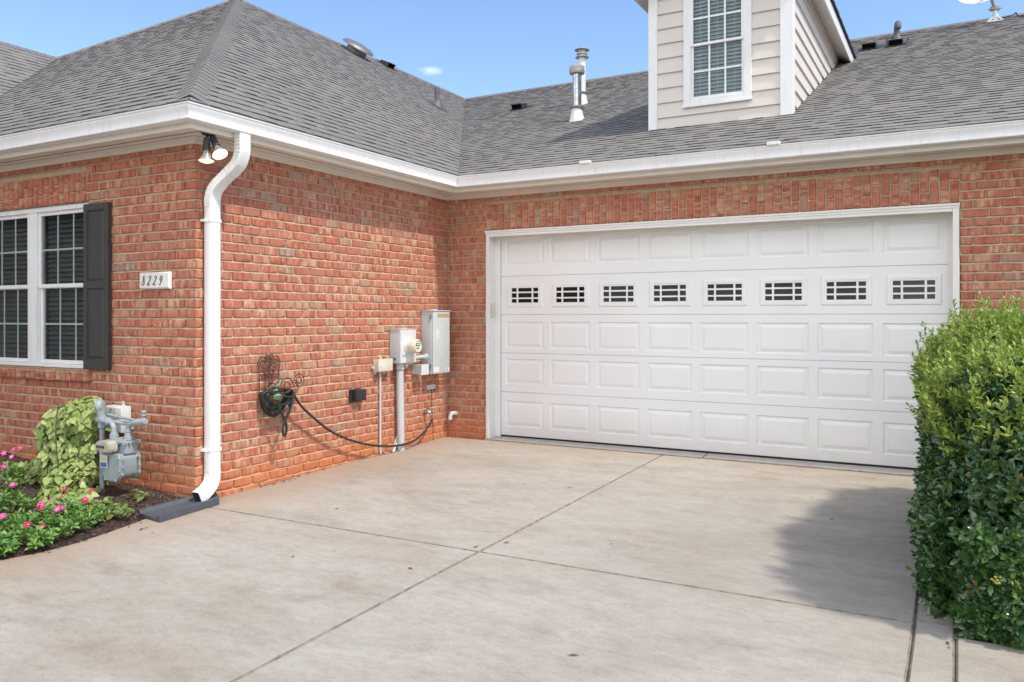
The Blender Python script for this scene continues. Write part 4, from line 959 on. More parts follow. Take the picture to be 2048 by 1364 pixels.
q = MB_(); ext([(-.605, .345), (-.440, .345), (-.425, .36), (-.425, .405), (-.455, .432), (-.580, .432), (-.605, .412)], my0 - .055, my0 + .03, .008, q)
reg = gmb('index_box', M['index'], q, smooth=True, angle=40)
q = MB_()
for i in range(4): q.box(-.580 + i * .026, -.563 + i * .026, my0 - .0575, my0 - .0555, .378, .400)
q.box(-.565, -.55, my0 - .0575, my0 - .0555, .358, .366); q.build('dial', M['ink'], reg)
q = MB_(); q.lathe([(.012, 0), (.012, .004), (0, .004)], (-.43, my0 - .02, .372), (1, 0, 0), 10); q.build('seal', M['red_tag'], reg)
q = MB_(); q.box(-.590, -.505, my0 - .0145, my0 - .012, .215, .315, 0); q.box(-.583, -.512, my0 - .0160, my0 - .0146, .222, .256, 1); q.box(-.583, -.512, my0 - .0160, my0 - .0146, .268, .305, 2)
gmb('badge', [M['grey_light'], M['blue'], M['yellow']], q)
py_ = -4.06
def nut(b, c, ax, r=.032, h=.03): b.lathe([(r * .85, -h / 2), (r, -h / 2 + .004), (r, h / 2 - .004), (r * .85, h / 2)], c, ax, 8)
q = MB_()   # inlet: down from the union into the meter
q.tube(catmull([(-.575, py_, .43), (-.575, py_, .49), (-.585, py_, .535), (-.625, py_ + .005, .562), (-.70, py_ + .01, .565), (-.76, py_ + .01, .565)], 6), .022, 12)
nut(q, (-.575, py_, .452), (0, 0, 1), .036, .036); nut(q, (-.575, py_, .475), (0, 0, 1), .029, .02); nut(q, (-.66, py_ + .008, .565), (1, 0, .0), .034, .04)
gmb('inlet_pipe', M['pipe_grey'], q, smooth=True, angle=40)
q = MB_()   # outlet: up, then to the right and back to the wall
q.tube(catmull([(-.395, py_, .43), (-.395, py_, .50), (-.385, py_, .545), (-.34, py_ + .005, .572), (-.28, py_ + .01, .580)], 6), .022, 12)
nut(q, (-.395, py_, .452), (0, 0, 1), .036, .036); nut(q, (-.395, py_, .478), (0, 0, 1), .029, .02); nut(q, (-.395, py_, .505), (0, 0, 1), .027, .016)
q.tube([(-.30, py_ + .01, .580), (-.225, py_ + .02, .590)], .030, 12); nut(q, (-.222, py_ + .02, .590), (1, .1, .1), .026, .03)
q.tube([(-.37, py_ + .12, .59), (-.37, py_ + .12, .655)], .013, 10); nut(q, (-.37, py_ + .12, .65), (0, 0, 1), .022, .022); nut(q, (-.37, py_ + .12, .62), (0, 0, 1), .022, .014)
gmb('outlet_pipe', M['pipe_grey'], q, smooth=True, angle=40)
q = MB_(); q.tube([(-.74, py_ + .06, .612), (-.50, py_ + .05, .596), (-.27, py_ + .03, .584)], .013, 10); q.tube([(-.72, py_ + .02, .566), (-.48, py_ + .06, .552), (-.40, py_ + .08, .572), (-.28, py_ + .03, .578)], .017, 10)
nut(q, (-.62, py_ + .055, .604), (1, 0, -.06), .02, .03); gmb('cross_pipe', M['pipe_grey'], q, smooth=True, angle=40)
q = MB_(); q.tube([(-.76, py_ + .02, -.2), (-.76, py_ + .02, .66)], .020, 12); nut(q, (-.76, py_ + .02, .53), (0, 0, 1), .034, .05); nut(q, (-.76, py_ + .02, .60), (0, 0, 1), .03, .03); q.box(-.80, -.72, py_ - .02, py_ + .05, .555, .60, bev=.012)
gmb('riser_pipe', M['pipe_grey'], q, smooth=True, angle=40)
q = MB_(); q.lathe([(.0, -.034), (.035, -.03), (.050, -.010), (.058, -.007), (.058, .007), (.050, .010), (.035, .03), (.016, .036), (0, .036)], (-.775, py_ + .01, .690), (.93, .32, .12), 24)
q.tube([(-.765, py_, .65), (-.765, py_ + .01, .60)], .026, 10); gmb('regulator', M['pipe_grey'], q, smooth=True, angle=35)

# telephone box behind the meter
tb = empty('utility_box', (-.89, -L, .54), 'light grey utility box on brick behind the gas meter pipes', 'utility box')
q = MB_(); q.box(-1.045, -.800, -L - .004, -L - .075, .425, .655, bev=.008); q.box(-1.038, -.807, -L - .07, -L - .10, .432, .648, bev=.012); q.build('case', M['grey_light'], tb, smooth=True, angle=40)
q = MB_()
for (x, z, w_, h_) in ((-.90, .665, .03, .035), (-.786, .475, .035, .03), (-1.058, .55, .02, .03)):
    q.lathe([(.017, 0), (.017, .006), (.007, .006), (.007, 0)], (x, -L - .010, z + .012 if z > .6 else z), (0, -1, 0), 14)
    q.box(x - .014, x + .014, -L - .004, -L - .014, min(z, .66) - .02, z + .004, bev=.002); q.build('mounting_tab', M['grey_light'], tb, smooth=True); q = MB_()
q = MB_(); q.lathe([(.006, 0), (.006, .003), (0, .004)], (-.93, -L - .10, .63), (0, -1, 0), 8); q.box(-.898, -.893, -L - .101, -L - .098, .436, .645); q.build('screw', M['pipe_grey'], tb)

# twin floodlight under the soffit corner
fl = empty('twin_floodlight', (.215, -3.735, ZB - .02), 'twin floodlight with two glowing bulbs under the corner soffit', 'floodlight')
q = MB_(); q.lathe([(.062, 0), (.062, -.008), (.05, -.024), (.02, -.030), (0, -.030)], (.205, -3.775, ZB - .0205), (0, 0, 1), 24); q.build('mount', M['shutter'], fl, smooth=True, angle=40)
def flood(o, ax, rot):
    o, ax = Vector(o), Vector(ax).normalized()
    q = MB_(); q.tube([Vector((.205 + rot, -3.775, ZB - .045)), o + ax * .0], .012, 8); q.lathe([(.012, -.005), (.024, .0), (.026, .02), (.030, .085), (.032, .095), (.030, .10)], o, ax, 18)
    h_ = q.build('lamp_holder', M['shutter'], fl, smooth=True, angle=40)
    q = MB_(); q.lathe([(.018, .09), (.022, .115), (.040, .150), (.058, .178), (.061, .186)], o, ax, 24); bl_ = q.build('bulb', M['bulb_glass'], fl, smooth=True, angle=50)
    q = MB_(); q.lathe([(.061, .186), (.052, .193), (.030, .200)], o, ax, 24); q.lathe([(.030, .200), (.016, .203), (0, .204)], o, ax, 24, 1); q.build('lens', [M['lit'], M['lit_core']], bl_, smooth=True, angle=50)
flood((.200, -3.790, ZB - .070), (.04, -.06, -1), -.012)
flood((.215, -3.745, ZB - .060), (.52, -.10, -.72), .012)

# hose rack: wrought iron scrolls
hr = empty('hose_hanger', (0, -2.93, .9), 'rusty scrolled iron hose hanger on the brick side wall', 'hose hanger')
q = MB_()
def spiral(c, r, a0, turns, x, sgn=1, n=26):
    return [(x, c[0] + sgn * r * (1 - .82 * i / n) * math.cos(a0 + 2 * math.pi * turns * i / n), c[1] + r * (1 - .82 * i / n) * math.sin(a0 + 2 * math.pi * turns * i / n)) for i in range(n + 1)]
yc = -2.945
for s_ in (-1, 1):
    c_ = (yc + s_ * .072, 1.010)
    q.tube([(.02, yc + s_ * .118, .72), (.02, yc + s_ * .118, .90), (.02, yc + s_ * .122, .95)] + spiral(c_, .062, math.pi * .98, -1.9, .02, -s_), .0052, 6)
    q.tube([(.02, yc + s_ * .040, .74), (.02, yc + s_ * .040, .88)] + spiral((yc + s_ * .030, .925), .034, -1.2, 1.6, .02, s_), .0048, 6)
    q.tube([(.02, yc + s_ * .012, .96), (.02, yc + s_ * .03, 1.03)] + spiral((yc + s_ * .026, 1.066), .026, 0.2, 1.3, .02, -s_), .0048, 6)
q.tube([(.02, yc - .118, .90), (.02, yc + .118, .90)], .005, 6); q.tube([(.02, yc - .118, .745), (.02, yc + .118, .745)], .005, 6)
q.tube([(.02, yc, .74), (.02, yc, 1.03)], .005, 6)
hb = q.build('back_scroll', M['iron'], hr, smooth=True)
q = MB_()    # front plate: stands out on arms, with a wide scroll
yf = -2.83; xf = .17
q.tube(spiral((yf - .055, .80), .085, .3, 1.8, xf, 1), .0055, 6); q.tube(spiral((yf + .11, .835), .075, math.pi - .3, -1.9, xf, 1), .0055, 6); q.tube(spiral((yf + .055, .815), .042, .2, 1.5, xf, -1), .005, 6)
q.tube(catmull([(xf, yf - .15, .80), (xf, yf - .11, .735), (xf, yf - .02, .705), (xf, yf + .07, .735), (xf, yf + .10, .80)], 6), .0058, 6)
q.build('front_scroll', M['iron'], hr, smooth=True)
q = MB_()
for (y0_, z0_) in ((yc - .10, .745), (yc + .10, .745), (yc, .76)): q.tube([(.02, y0_, z0_), (.10, y0_ + .05, z0_ - .01), (xf, yf + (y0_ - yc) * .8, z0_ - .005)], .0055, 6)
q.build('arm', M['iron'], hr, smooth=True)
# the hose: coils on the hanger, a hanging loop and the long sag to the tap
ho = empty('garden_hose', (.06, -2.9, .6), 'dark green garden hose coiled on the iron hanger and sagging to the tap', 'garden hose')
q = MB_()
for i in range(6):
    r_ = rng.uniform(-.012, .012); x_ = .045 + i * .019
    w_ = .150 + rng.uniform(-.012, .014); dp = (.20, .145, .19, .12, .17, .10)[i]
    pts = []
    for k in range(28):
        a_ = 2 * math.pi * k / 28; yy = math.cos(a_) * w_; zz = math.sin(a_)
        zz = zz * (.035 if zz > 0 else dp) ; pts.append((x_ + .006 * math.sin(3 * a_ + i), yc + .02 + r_ + yy, .735 + zz + .006 * math.cos(2 * a_ + i)))
    q.tube(pts, .0105, 8, closed=True)
q.build('coil', M['hose'], ho, smooth=True)
q = MB_()
q.tube(catmull([(.185, yc - .07, .70), (.188, yc - .045, .62), (.185, yc + .0, .545), (.180, yc + .045, .47), (.178, yc + .052, .40), (.178, yc + .030, .362), (.178, yc + .008, .40), (.182, yc + .016, .47), (.188, yc + .07, .56), (.188, yc + .12, .66), (.175, yc + .145, .735)], 7), .0115, 8)
q.build('hanging_loop', M['hose'], ho, smooth=True)
q = MB_()
hp = catmull([(.15, yc + .165, .72), (.13, -2.735, .69), (.11, -2.62, .585), (.105, -2.45, .46), (.10, -2.20, .30), (.098, -1.87, .165), (.10, -1.55, .078), (.105, -1.25, .030), (.115, -.98, .022), (.11, -.78, .055), (.10, -.62, .115), (.09, -.49, .20), (.085, -.455, .245)], 22)
rs_ = [.0118 + .0011 * (1 if (i // 2) % 2 else -1) for i in range(len(hp))]
q.tube(hp, rs_, 8); q.build('run', M['hose'], ho, smooth=True)
q = MB_(); q.tube([(.085, -.458, .236), (.083, -.472, .275)], [.013, .014], 10); q.build('coupling', M['brass'], ho, smooth=True)
# spray nozzle tucked into the coil
nz = empty('spray_nozzle', (.2, yc - .05, .72), 'black and mint green hose nozzle resting on the coiled hose', 'hose nozzle')
q = MB_(); ax_ = Vector((.55, -.25, -.75)); ob = Vector((.175, yc - .085, .80))
q.lathe([(.012, 0), (.018, .01), (.019, .05), (.026, .065), (.028, .098), (.024, .099), (0, .097)], ob, ax_, 16); q.tube([ob + Vector((0, 0, .02)), ob + Vector((-.01, -.04, .045)), ob + Vector((-.02, -.06, .01))], .010, 8); q.build('body', M['black'], nz, smooth=True, angle=40)
q = MB_(); q.lathe([(.029, .084), (.034, .088), (.035, .104), (.031, .107), (.025, .104)], ob, ax_, 20); q.lathe([(.019, .028), (.0225, .030), (.0225, .040), (.019, .042)], ob, ax_, 16); q.build('head_ring', M['mint'], nz, smooth=True, angle=40)
q = MB_(); q.tube([ob + Vector((.02, .0, .01)), ob + Vector((.03, .03, .04)), ob + Vector((.01, .055, .05))], .008, 8); q.tube([ob + Vector((.02, -.03, .02)), ob + Vector((.02, -.05, .03))], .009, 8); q.build('trigger', M['mint'], nz, smooth=True)

# outdoor outlet with its bubble cover
oc = empty('outlet_cover', (0, -1.746, .61), 'black weatherproof outlet cover on the brick side wall above the hose', 'outlet')
q = MB_(); q.box(.001, .016, -1.838, -1.654, .545, .682, bev=.005); q.build('back_plate', M['black'], oc)
q = MB_(); q.box(.014, .075, -1.800, -1.640, .560, .676, bev=.012); q.build('lid', M['black'], oc, smooth=True, angle=40)

# cable box on the wall with its thin conduit
jb_ = empty('cable_box', (0, -1.35, .9), 'small beige cable box on brick with two round knobs', 'utility box')
q = MB_(); q.box(.002, .06, -1.448, -1.215, .836, .966, bev=.006); q.box(.06, .088, -1.455, -1.208, .842, .974, bev=.012); q.build('case', M['cream'], jb_, smooth=True, angle=40)
q = MB_()
for (y_, z_) in ((-1.465, .885), (-1.34, .985), (-1.43, .828), (-1.25, .826)): q = MB_(); q.lathe([(.016, 0), (.016, .012), (.006, .012), (.006, 0)], (.012, y_, z_), (1, 0, 0), 12); q.build('lug', M['cream'], jb_, smooth=True)
q = MB_()
q.tube([(.03, -1.30, .84), (.03, -1.30, .815)], .013, 10); q.build('cable_gland', M['cream'], jb_, smooth=True)
q = MB_(); q.tube(catmull([(.03, -1.27, .83), (.025, -1.24, .80), (.015, -1.26, .77), (.008, -1.30, .74)], 5), .003, 5); q.build('cable', M['black'], jb_)
t1 = MB_(); t1.tube([(.018, -1.343, .838), (.018, -1.343, .0), (.020, -1.335, -.045)], .0125, 10)
o = t1.build('thin_conduit', M['pvc'], None, smooth=True); tag(o, 'thin white conduit running down brick from the beige cable box', 'conduit')
t1 = MB_(); P_ = [(.022, -1.128, -.06), (.022, -.998, .15)]; t1.tube(P_, [.020, .019], 10)
o = t1.build('pipe_offcut', M['pipewhite'], None, smooth=True); tag(o, 'short white pipe slanting up the brick beside the thick conduit', 'pipe')
t1 = MB_(); t1.tube(catmull([(.02, -1.335, -.03), (.045, -1.27, -.058), (.05, -1.19, -.045), (.045, -1.10, .04), (.035, -1.03, .14), (.024, -1.0, .16), (.02, -.995, .12)], 8), .0042, 6)
o = t1.build('loose_cable', M['black'], None, smooth=True); tag(o, 'thin black cable looping out of the slanted white pipe end', 'cable')

# electric meter socket
em = empty('electric_meter', (0, -1.0, 1.1), 'pale grey electric meter box with a round glass meter', 'electric meter')
q = MB_(); q.box(.003, .145, -1.160, -.868, .915, 1.285, bev=.006); q.box(.001, .152, -1.166, -.862, 1.283, 1.292, bev=.003); q.box(.05, .1, -1.06, -.97, 1.290, 1.300, bev=.004); case = q.build('case', M['grey_box'], em, smooth=True, angle=40)
q = MB_(); q.box(.145, .151, -1.158, -.870, .920, 1.280, bev=.003); q.build('cover', M['grey_light'], em)
q = MB_()
q.lathe([(.018, 0), (.018, .003), (.015, .003), (.015, 0)], (.075, -1.160, .965), (0, -1, 0), 14); q.box(.03, .034, -1.1615, -1.160, .99, 1.24); q.build('knockout', M['pvc'], case)
q = MB_(); q.lathe([(.094, 0), (.094, .018), (.086, .022)], (.150, -1.000, 1.105), (1, 0, 0), 28); q.build('meter_ring', M['grey_light'], em, smooth=True, angle=40)
q = MB_(); q.lathe([(.083, .018), (.082, .06), (.074, .115), (.066, .125), (.064, .118), (0, .118)], (.150, -1.000, 1.105), (1, 0, 0), 28); mt = q.build('meter', M['cream'], em, smooth=True, angle=40)
q = MB_(); q.box(.2685, .2705, -1.035, -.965, 1.105, 1.135, 0); q.box(.2690, .2712, -1.027, -.973, 1.112, 1.129, 1); q.box(.2685, .27, -1.02, -.98, 1.075, 1.085, 0); q.build('display', [M['ink'], M['grey_box']], mt)
q = MB_()
for i in range(2): q.box(.1505, .1522, -1.12 + i * .034, -1.094 + i * .034, .985, 1.010)
q.build('stamp', M['pipe_grey'], em)
q = MB_(); q.box(.10, .108, -1.00, -.965, .865, .905, bev=.002); q.tube([(.104, -.985, .90), (.104, -.985, .918)], .003, 6); q.build('padlock_tag', M['grey_light'], em)
# conduit below the socket
cd = empty('service_conduit', (.06, -1.06, -.06), 'thick grey service conduit rising from the drive to the electric meter', 'conduit')
q = MB_(); q.tube([(.062, -1.030, -.12), (.062, -1.052, .86)], .0415, 18); q.build('pipe', M['pvc'], cd, smooth=True, angle=50)
q = MB_(); q.tube([(.062, -1.050, .845), (.062, -1.052, .914)], [.049, .049], 18); q.build('collar', M['grey_box'], cd, smooth=True, angle=50)
q = MB_(); q.tube([(.062, -1.0495, .836), (.062, -1.050, .846)], .0445, 18); q.build('blue_glue_band', M['lead'], cd, smooth=True)
# load centre panel
pb = empty('breaker_panel', (0, -.38, 1.12), 'tall pale grey breaker panel mounted by the inside brick corner', 'electrical panel')
q = MB_(); q.box(.003, .150, -.566, -.212, .762, 1.492, bev=.006); q.box(.001, .176, -.574, -.205, 1.490, 1.502, bev=.003); q.box(.06, .12, -.50, -.40, 1.50, 1.512, bev=.003); case = q.build('case', M['grey_box'], pb, smooth=True, angle=40)
q = MB_(); q.box(.150, .168, -.560, -.214, .768, 1.486, bev=.005); dr_ = q.build('panel_door', M['grey_box'], pb, smooth=True, angle=40)
q = MB_()
for z_ in (.83, 1.40): q = MB_(); q.box(.12, .160, -.572, -.5655, z_, z_ + .055, bev=.003); q.tube([(.155, -.574, z_), (.155, -.574, z_ + .055)], .005, 8); q.build('hinge', M['pipe_grey'], pb)
q = MB_(); q.box(.168, .1695, -.470, -.235, 1.418, 1.462); q.build('nameplate', M['gold'], dr_)
q = MB_(); q.box(.168, .1692, -.545, -.440, .785, .845); q.build('sticker', M['paper'], dr_); q = MB_(); q.box(.168, .1692, -.285, -.222, .785, .822); q.build('sticker', M['paper'], dr_)
q = MB_(); q.box(.1692, .170, -.268, -.256, .79, .816); q.build('sticker_print', M['ink'], dr_)
q = MB_(); q.box(.168, .1688, -.50, -.44, 1.18, 1.28); q.build('faded_label', M['grey_light'], dr_)
cn = MB_(); cn.tube([(.075, -.870, .962), (.075, -.60, .966)], .0215, 14); cn.lathe([(.03, 0), (.036, .006), (.036, .024), (.03, .03)], (.075, -.598, .966), (0, 1, 0), 14)
o = cn.build('connecting_conduit', M['pvc'], None, smooth=True, angle=45); tag(o, 'short horizontal conduit joining the electric meter to the tall panel', 'conduit')
sbx = empty('small_junction_box', (0, -.75, .82), 'small square grey junction box under the left corner of the breaker panel', 'utility box')
q = MB_(); q.box(.003, .135, -.748, -.606, .768, .880, bev=.004); q.build('case', M['grey_box'], sbx)
q = MB_(); q.box(.135, .140, -.751, -.603, .764, .884, bev=.003); q.build('cover', M['grey_light'], sbx)
lb = MB_(); lb.box(.001, .014, -.455, -.288, .574, .622, bev=.002); lb.box(.0142, .0148, -.44, -.38, .585, .610, 1); lb.box(.0142, .0148, -.345, -.305, .588, .606, 1)
o = lb.build('ground_bar', [M['paper'], M['pvc']], None); tag(o, 'small white grounding bar on brick below the breaker panel', 'grounding bar')
gw = MB_(); gw.tube([(.012, -.36, .575), (.010, -.352, .30), (.012, -.335, .1), (.012, -.328, -.05)], .0032, 6)
o = gw.build('ground_wire', M['black'], None); tag(o, 'thin dark wire running down from the white grounding bar to the drive', 'wire')
# tap
tp = empty('outdoor_tap', (0, -.5, .32), 'silver outdoor tap on brick with the green hose attached', 'tap')
q = MB_(); q.lathe([(.026, 0), (.026, .008), (.014, .012), (.014, .06)], (.001, -.505, .325), (1, 0, 0), 12); q.tube([(.05, -.505, .325), (.075, -.495, .315), (.083, -.475, .275)], .013, 10); q.tube([(.055, -.505, .33), (.055, -.505, .355)], .010, 8); q.build('spout', M['galv'], tp, smooth=True, angle=40)
q = MB_(); q.tube([(.055, -.540, .355), (.055, -.520, .362), (.055, -.49, .362), (.055, -.468, .355)], .008, 8); q.build('handle', M['galv'], tp, smooth=True)
el = MB_(); el.tube(catmull([(.125, .0, .255), (.118, -.035, .262), (.095, -.062, .255), (.083, -.070, .215), (.083, -.070, .185)], 6), .025, 14)
o = el.build('drain_elbow', M['pipewhite'], None, smooth=True, angle=50); tag(o, 'white plastic drain elbow poking from the garage wall near the inside corner', 'pipe')

# splash block under the downspout
sb = MB_(); bmx = bmesh.new()
def S2(u, v, z):   # u across, v along the run
    a_, b_, c_, d_ = Vector((-.045, -3.50)), Vector((.205, -3.67)), Vector((.245, -4.262)), Vector((-.075, -4.215))
    p_ = (a_ * (1 - u) + b_ * u) * (1 - v) + (d_ * (1 - u) + c_ * u) * v; return (p_.x, p_.y, gz(0, p_.y) + z)
cols = [(0, .0), (0, .058), (.09, .060), (.17, .030), (.83, .030), (.91, .060), (1, .058), (1, .0)]
vs = [S2(u, v, z * (1 - .18 * v) + .003) for v in (0, .06, .5, 1) for (u, z) in ([(a_, (b_ if v > .01 else max(b_, .058) if b_ > 0 else 0)) for a_, b_ in cols])]
nc = len(cols); fs = [(i * nc + k, i * nc + k + 1, (i + 1) * nc + k + 1, (i + 1) * nc + k) for i in range(3) for k in range(nc - 1)] + [tuple(range(nc)), tuple(3 * nc + k for k in range(nc))[::-1]]
sb.add(vs, fs)
o = sb.build('splash_block', M['splash'], None); tag(o, 'dark slate grey splash block lying under the white downspout outlet', 'splash block')

# ------------------------------------------------------------------ things on the roofs
bz = lambda x: ZT + MB * (G - x)
cz_ = lambda y: ZT + MC * (y + G)
nBv, nCv = Vector((MB, 0, 1)).normalized(), Vector((0, -MC, 1)).normalized()
rv = empty('attic_fan', (-4.66, 3.86, bz(-4.66)), 'round grey metal attic fan dome near the hip roof ridge', 'roof vent')
q = MB_(); o_ = Vector((-4.66, 3.86, bz(-4.66))); q.lathe([(.27, -.02), (.20, .03), (.195, .13)], o_, nBv, 28); q.build('collar', M['fan'], rv, smooth=True, angle=40)
q = MB_(); q.lathe([(.18, .11), (.315, .115), (.32, .125), (.305, .15), (.24, .185), (.13, .205), (0, .21)], o_, nBv, 32); q.build('dome', M['fan'], rv, smooth=True, angle=50)
def slant_vent(x, y, z, n, u, label):
    """low box vent: a hood open on its lower side"""
    n, u = n.normalized(), Vector(u).normalized(); v = n.cross(u).normalized()
    if v.z < 0: v = -v
    e_ = empty('box_vent', (x, y, z), label, 'roof vent', 'small black box vents on the roof')
    o_ = Vector((x, y, z)); P3 = lambda a_, b_, c_: o_ + u * a_ + v * b_ + n * c_
    q = MB_(); q.prism([P3(-.16, -.12, .012), P3(.16, -.12, .012), P3(.16, .28, .012), P3(-.16, .28, .012)], n * .006); q.build('flashing', M['blackmetal'], e_)
    q = MB_()
    top = [P3(-.105, -.10, .10), P3(.105, -.10, .10), P3(.105, .16, .05), P3(-.105, .16, .05)]
    q.prism(top, n * .012)
    q.prism([P3(-.105, -.07, .015), P3(-.105, .16, .015), P3(-.105, .16, .055), P3(-.105, -.07, .10)], u * .008); q.prism([P3(.097, -.07, .015), P3(.097, .16, .015), P3(.097, .16, .055), P3(.097, -.07, .10)], u * .008)
    q.prism([P3(-.105, .15, .015), P3(.105, .15, .015), P3(.105, .15, .055), P3(-.105, .15, .055)], v * .008)
    q.build('hood', M['blackmetal'], e_)
    q = MB_(); q.add([P3(-.096, .02, .016), P3(.096, .02, .016), P3(.096, .02, .085), P3(-.096, .02, .085)], [(0, 1, 2, 3)]); q.build('louver', M['dark'], e_)
slant_vent(-4.76, 5.0, bz(-4.76), nBv, (0, 1, 0), 'small black box vent just right of the attic fan dome')
slant_vent(-1.68, 4.93, cz_(4.93), nCv, (1, 0, 0), 'small black box vent on the garage roof left of the flue pipes')
slant_vent(4.16, 6.35, cz_(6.35), nCv, (1, 0, 0), 'small black box vent nearest the dormer on its right')
slant_vent(4.56, 6.32, cz_(6.32), nCv, (1, 0, 0), 'small black box vent below the gooseneck vent pipe')
pv = empty('plumbing_vent', (-2.925, 4.075, bz(-2.925)), 'grey plumbing vent pipe on the hip roof near the valley', 'vent pipe')
q = MB_(); q.tube([(-2.925, 4.075, 5.28), (-2.925, 4.075, 5.625)], .042, 16); q.build('pipe', M['lead'], pv, smooth=True, angle=50)
q = MB_(); q.lathe([(.14, -.03), (.115, .02), (.055, .10), (.048, .12)], (-2.925, 4.075, bz(-2.925)), (.3, 0, 1), 18); q.prism([Vector((-2.925, 4.075, bz(-2.925))) + Vector((a_ , b_, -a_ * MB + .012)) for a_, b_ in ((-.12, -.16), (.16, -.16), (.16, .16), (-.12, .16))], (0, 0, .006)); q.build('boot', M['lead'], pv, smooth=True, angle=40)
def flue(name, x, y, z1, r, label, mat, mat2, capw, old):
    z0 = cz_(y); e_ = empty(name, (x, y, z0), label, 'flue pipe')
    q = MB_(); q.lathe([(.135 if old else .115, -.06), (.10 if old else .092, .05), (.078, .15), (.074, .165)], (x, y, z0), (0, -.08, 1), 20); q.build('flashing', mat2, e_, smooth=True, angle=40)
    q = MB_(); q.tube([(x, y, z0), (x, y, z1 - .10)], r, 20); q.build('pipe', mat, e_, smooth=True, angle=50)
    q = MB_(); q.lathe([(r, .0), (r + .045, .004), (r + .05, .016), (r, .035)], (x, y, z0 + .17), (0, 0, 1), 20); q.build('storm_collar', M['galv_dull'], e_, smooth=True, angle=40)
    q = MB_()
    if capw > .11: q.lathe([(r - .01, -.12), (capw - .012, -.115), (capw, -.105), (capw, -.012), (capw - .01, -.002), (0, .004)], (x, y, z1), (0, 0, 1), 24); q.lathe([(capw + .004, -.085), (capw + .004, -.075), (capw, -.073)], (x, y, z1), (0, 0, 1), 24)
    else: q.lathe([(r, -.16), (r + .055, -.150), (r + .055, -.142), (r + .012, -.135), (r + .012, -.10), (r + .03, -.098), (r + .03, -.085), (r + .012, -.08), (r + .016, -.03), (r + .065, -.025), (r + .065, -.012), (0, .006)], (x, y, z1), (0, 0, 1), 24)
    q.build('cap', M['galv_dull'], e_, smooth=True, angle=35)
flue('flue_pipe', .503, 2.706, 5.136, .066, 'shiny galvanised flue pipe with a drum cap, nearer of the two flues', M['galv'], M['pipewhite'], .112, True)
flue('flue_pipe', -.186, 4.441, 6.007, .062, 'white flue pipe with ringed cap rising behind the shiny flue', M['pipewhite'], M['pipewhite'], .0, False)
gn = empty('gooseneck_vent', (4.55, 6.72, cz_(6.72)), 'dark gooseneck vent pipe bent over near the right roof ridge', 'vent pipe')
q = MB_(); q.tube(catmull([(4.55, 6.72, 5.98), (4.55, 6.72, 6.16), (4.555, 6.70, 6.26), (4.57, 6.62, 6.30), (4.58, 6.56, 6.26), (4.58, 6.55, 6.20)], 6), .048, 14); q.build('pipe', M['lead'], gn, smooth=True)
q = MB_(); q.lathe([(.15, -.03), (.11, .03), (.07, .10), (.05, .14)], (4.55, 6.72, cz_(6.72)), (0, -.2, 1), 16); q.build('boot', M['lead'], gn, smooth=True, angle=40)
q = MB_(); q.tube(catmull([(4.42, 6.70, 6.0), (4.40, 6.66, 6.08), (4.47, 6.66, 6.10), (4.6, 6.66, 6.11), (4.72, 6.68, 6.08), (4.70, 6.7, 6.0)], 5), .008, 6); q.build('cable_loop', M['black'], gn)
# satellite dish
sdh = empty('satellite_dish', (6.0, 7.75, cz_(7.75)), 'pale grey satellite dish on a short mast at the right roof ridge', 'satellite dish')
q = MB_(); zb = cz_(7.75); q.prism([(5.88, 7.66, zb - .025), (6.12, 7.66, zb - .025), (6.12, 7.86, zb + .06), (5.88, 7.86, zb + .06)], (0, 0, .012)); q.tube([(6.0, 7.75, zb), (6.0, 7.75, zb + .13)], .045, 10)
q.tube([(5.90, 7.68, zb), (6.0, 7.74, zb + .10)], .014, 6); q.tube([(6.10, 7.68, zb), (6.0, 7.74, zb + .10)], .014, 6); q.build('foot', M['grey_light'], sdh)
q = MB_(); q.tube([(6.0, 7.75, zb + .08), (6.0, 7.75, zb + .24)], .028, 12); q.build('mast', M['galv'], sdh, smooth=True)
q = MB_(); q.tube([(6.0, 7.74, zb + .22), (5.95, 7.70, zb + .38), (5.90, 7.66, zb + .55)], .032, 10); q.box(5.93, 6.07, 7.70, 7.80, zb + .19, zb + .25, bev=.01); q.tube([(5.90, 7.75, zb + .215), (6.10, 7.75, zb + .215)], .014, 8); q.build('bracket', M['galv_dull'], sdh, smooth=True)
q = MB_(); dax = Vector((-.12, -.78, .42)).normalized(); dc = Vector((5.80, 7.60, zb + .50))
q.lathe([(0, .0), (.15, .008), (.28, .03), (.38, .06), (.388, .058), (.385, .05), (.28, .014), (.15, -.010), (0, -.02)], dc, dax, 36, sy=.86); q.build('reflector', M['grey_light'], sdh, smooth=True, angle=60)
q = MB_(); q.tube([Vector((5.95, 7.70, zb + .36)), dc + dax * .30 + Vector((0, 0, -.34)), dc + dax * .52 + Vector((0, 0, -.16))], .016, 8); q.tube([dc + dax * .50 + Vector((0, 0, -.17)), dc + dax * .60 + Vector((0, 0, -.10))], .04, 10); q.build('feed_arm', M['galv_dull'], sdh, smooth=True)
q = MB_(); q.tube(catmull([(6.05, 7.72, zb + .02), (6.16, 7.66, zb + .02), (6.26, 7.70, zb + .05), (6.30, 7.76, zb + .10), (6.34, 7.72, zb + .02), (6.45, 7.66, zb - .01)], 5), .010, 6); q.build('cable', M['black'], sdh)

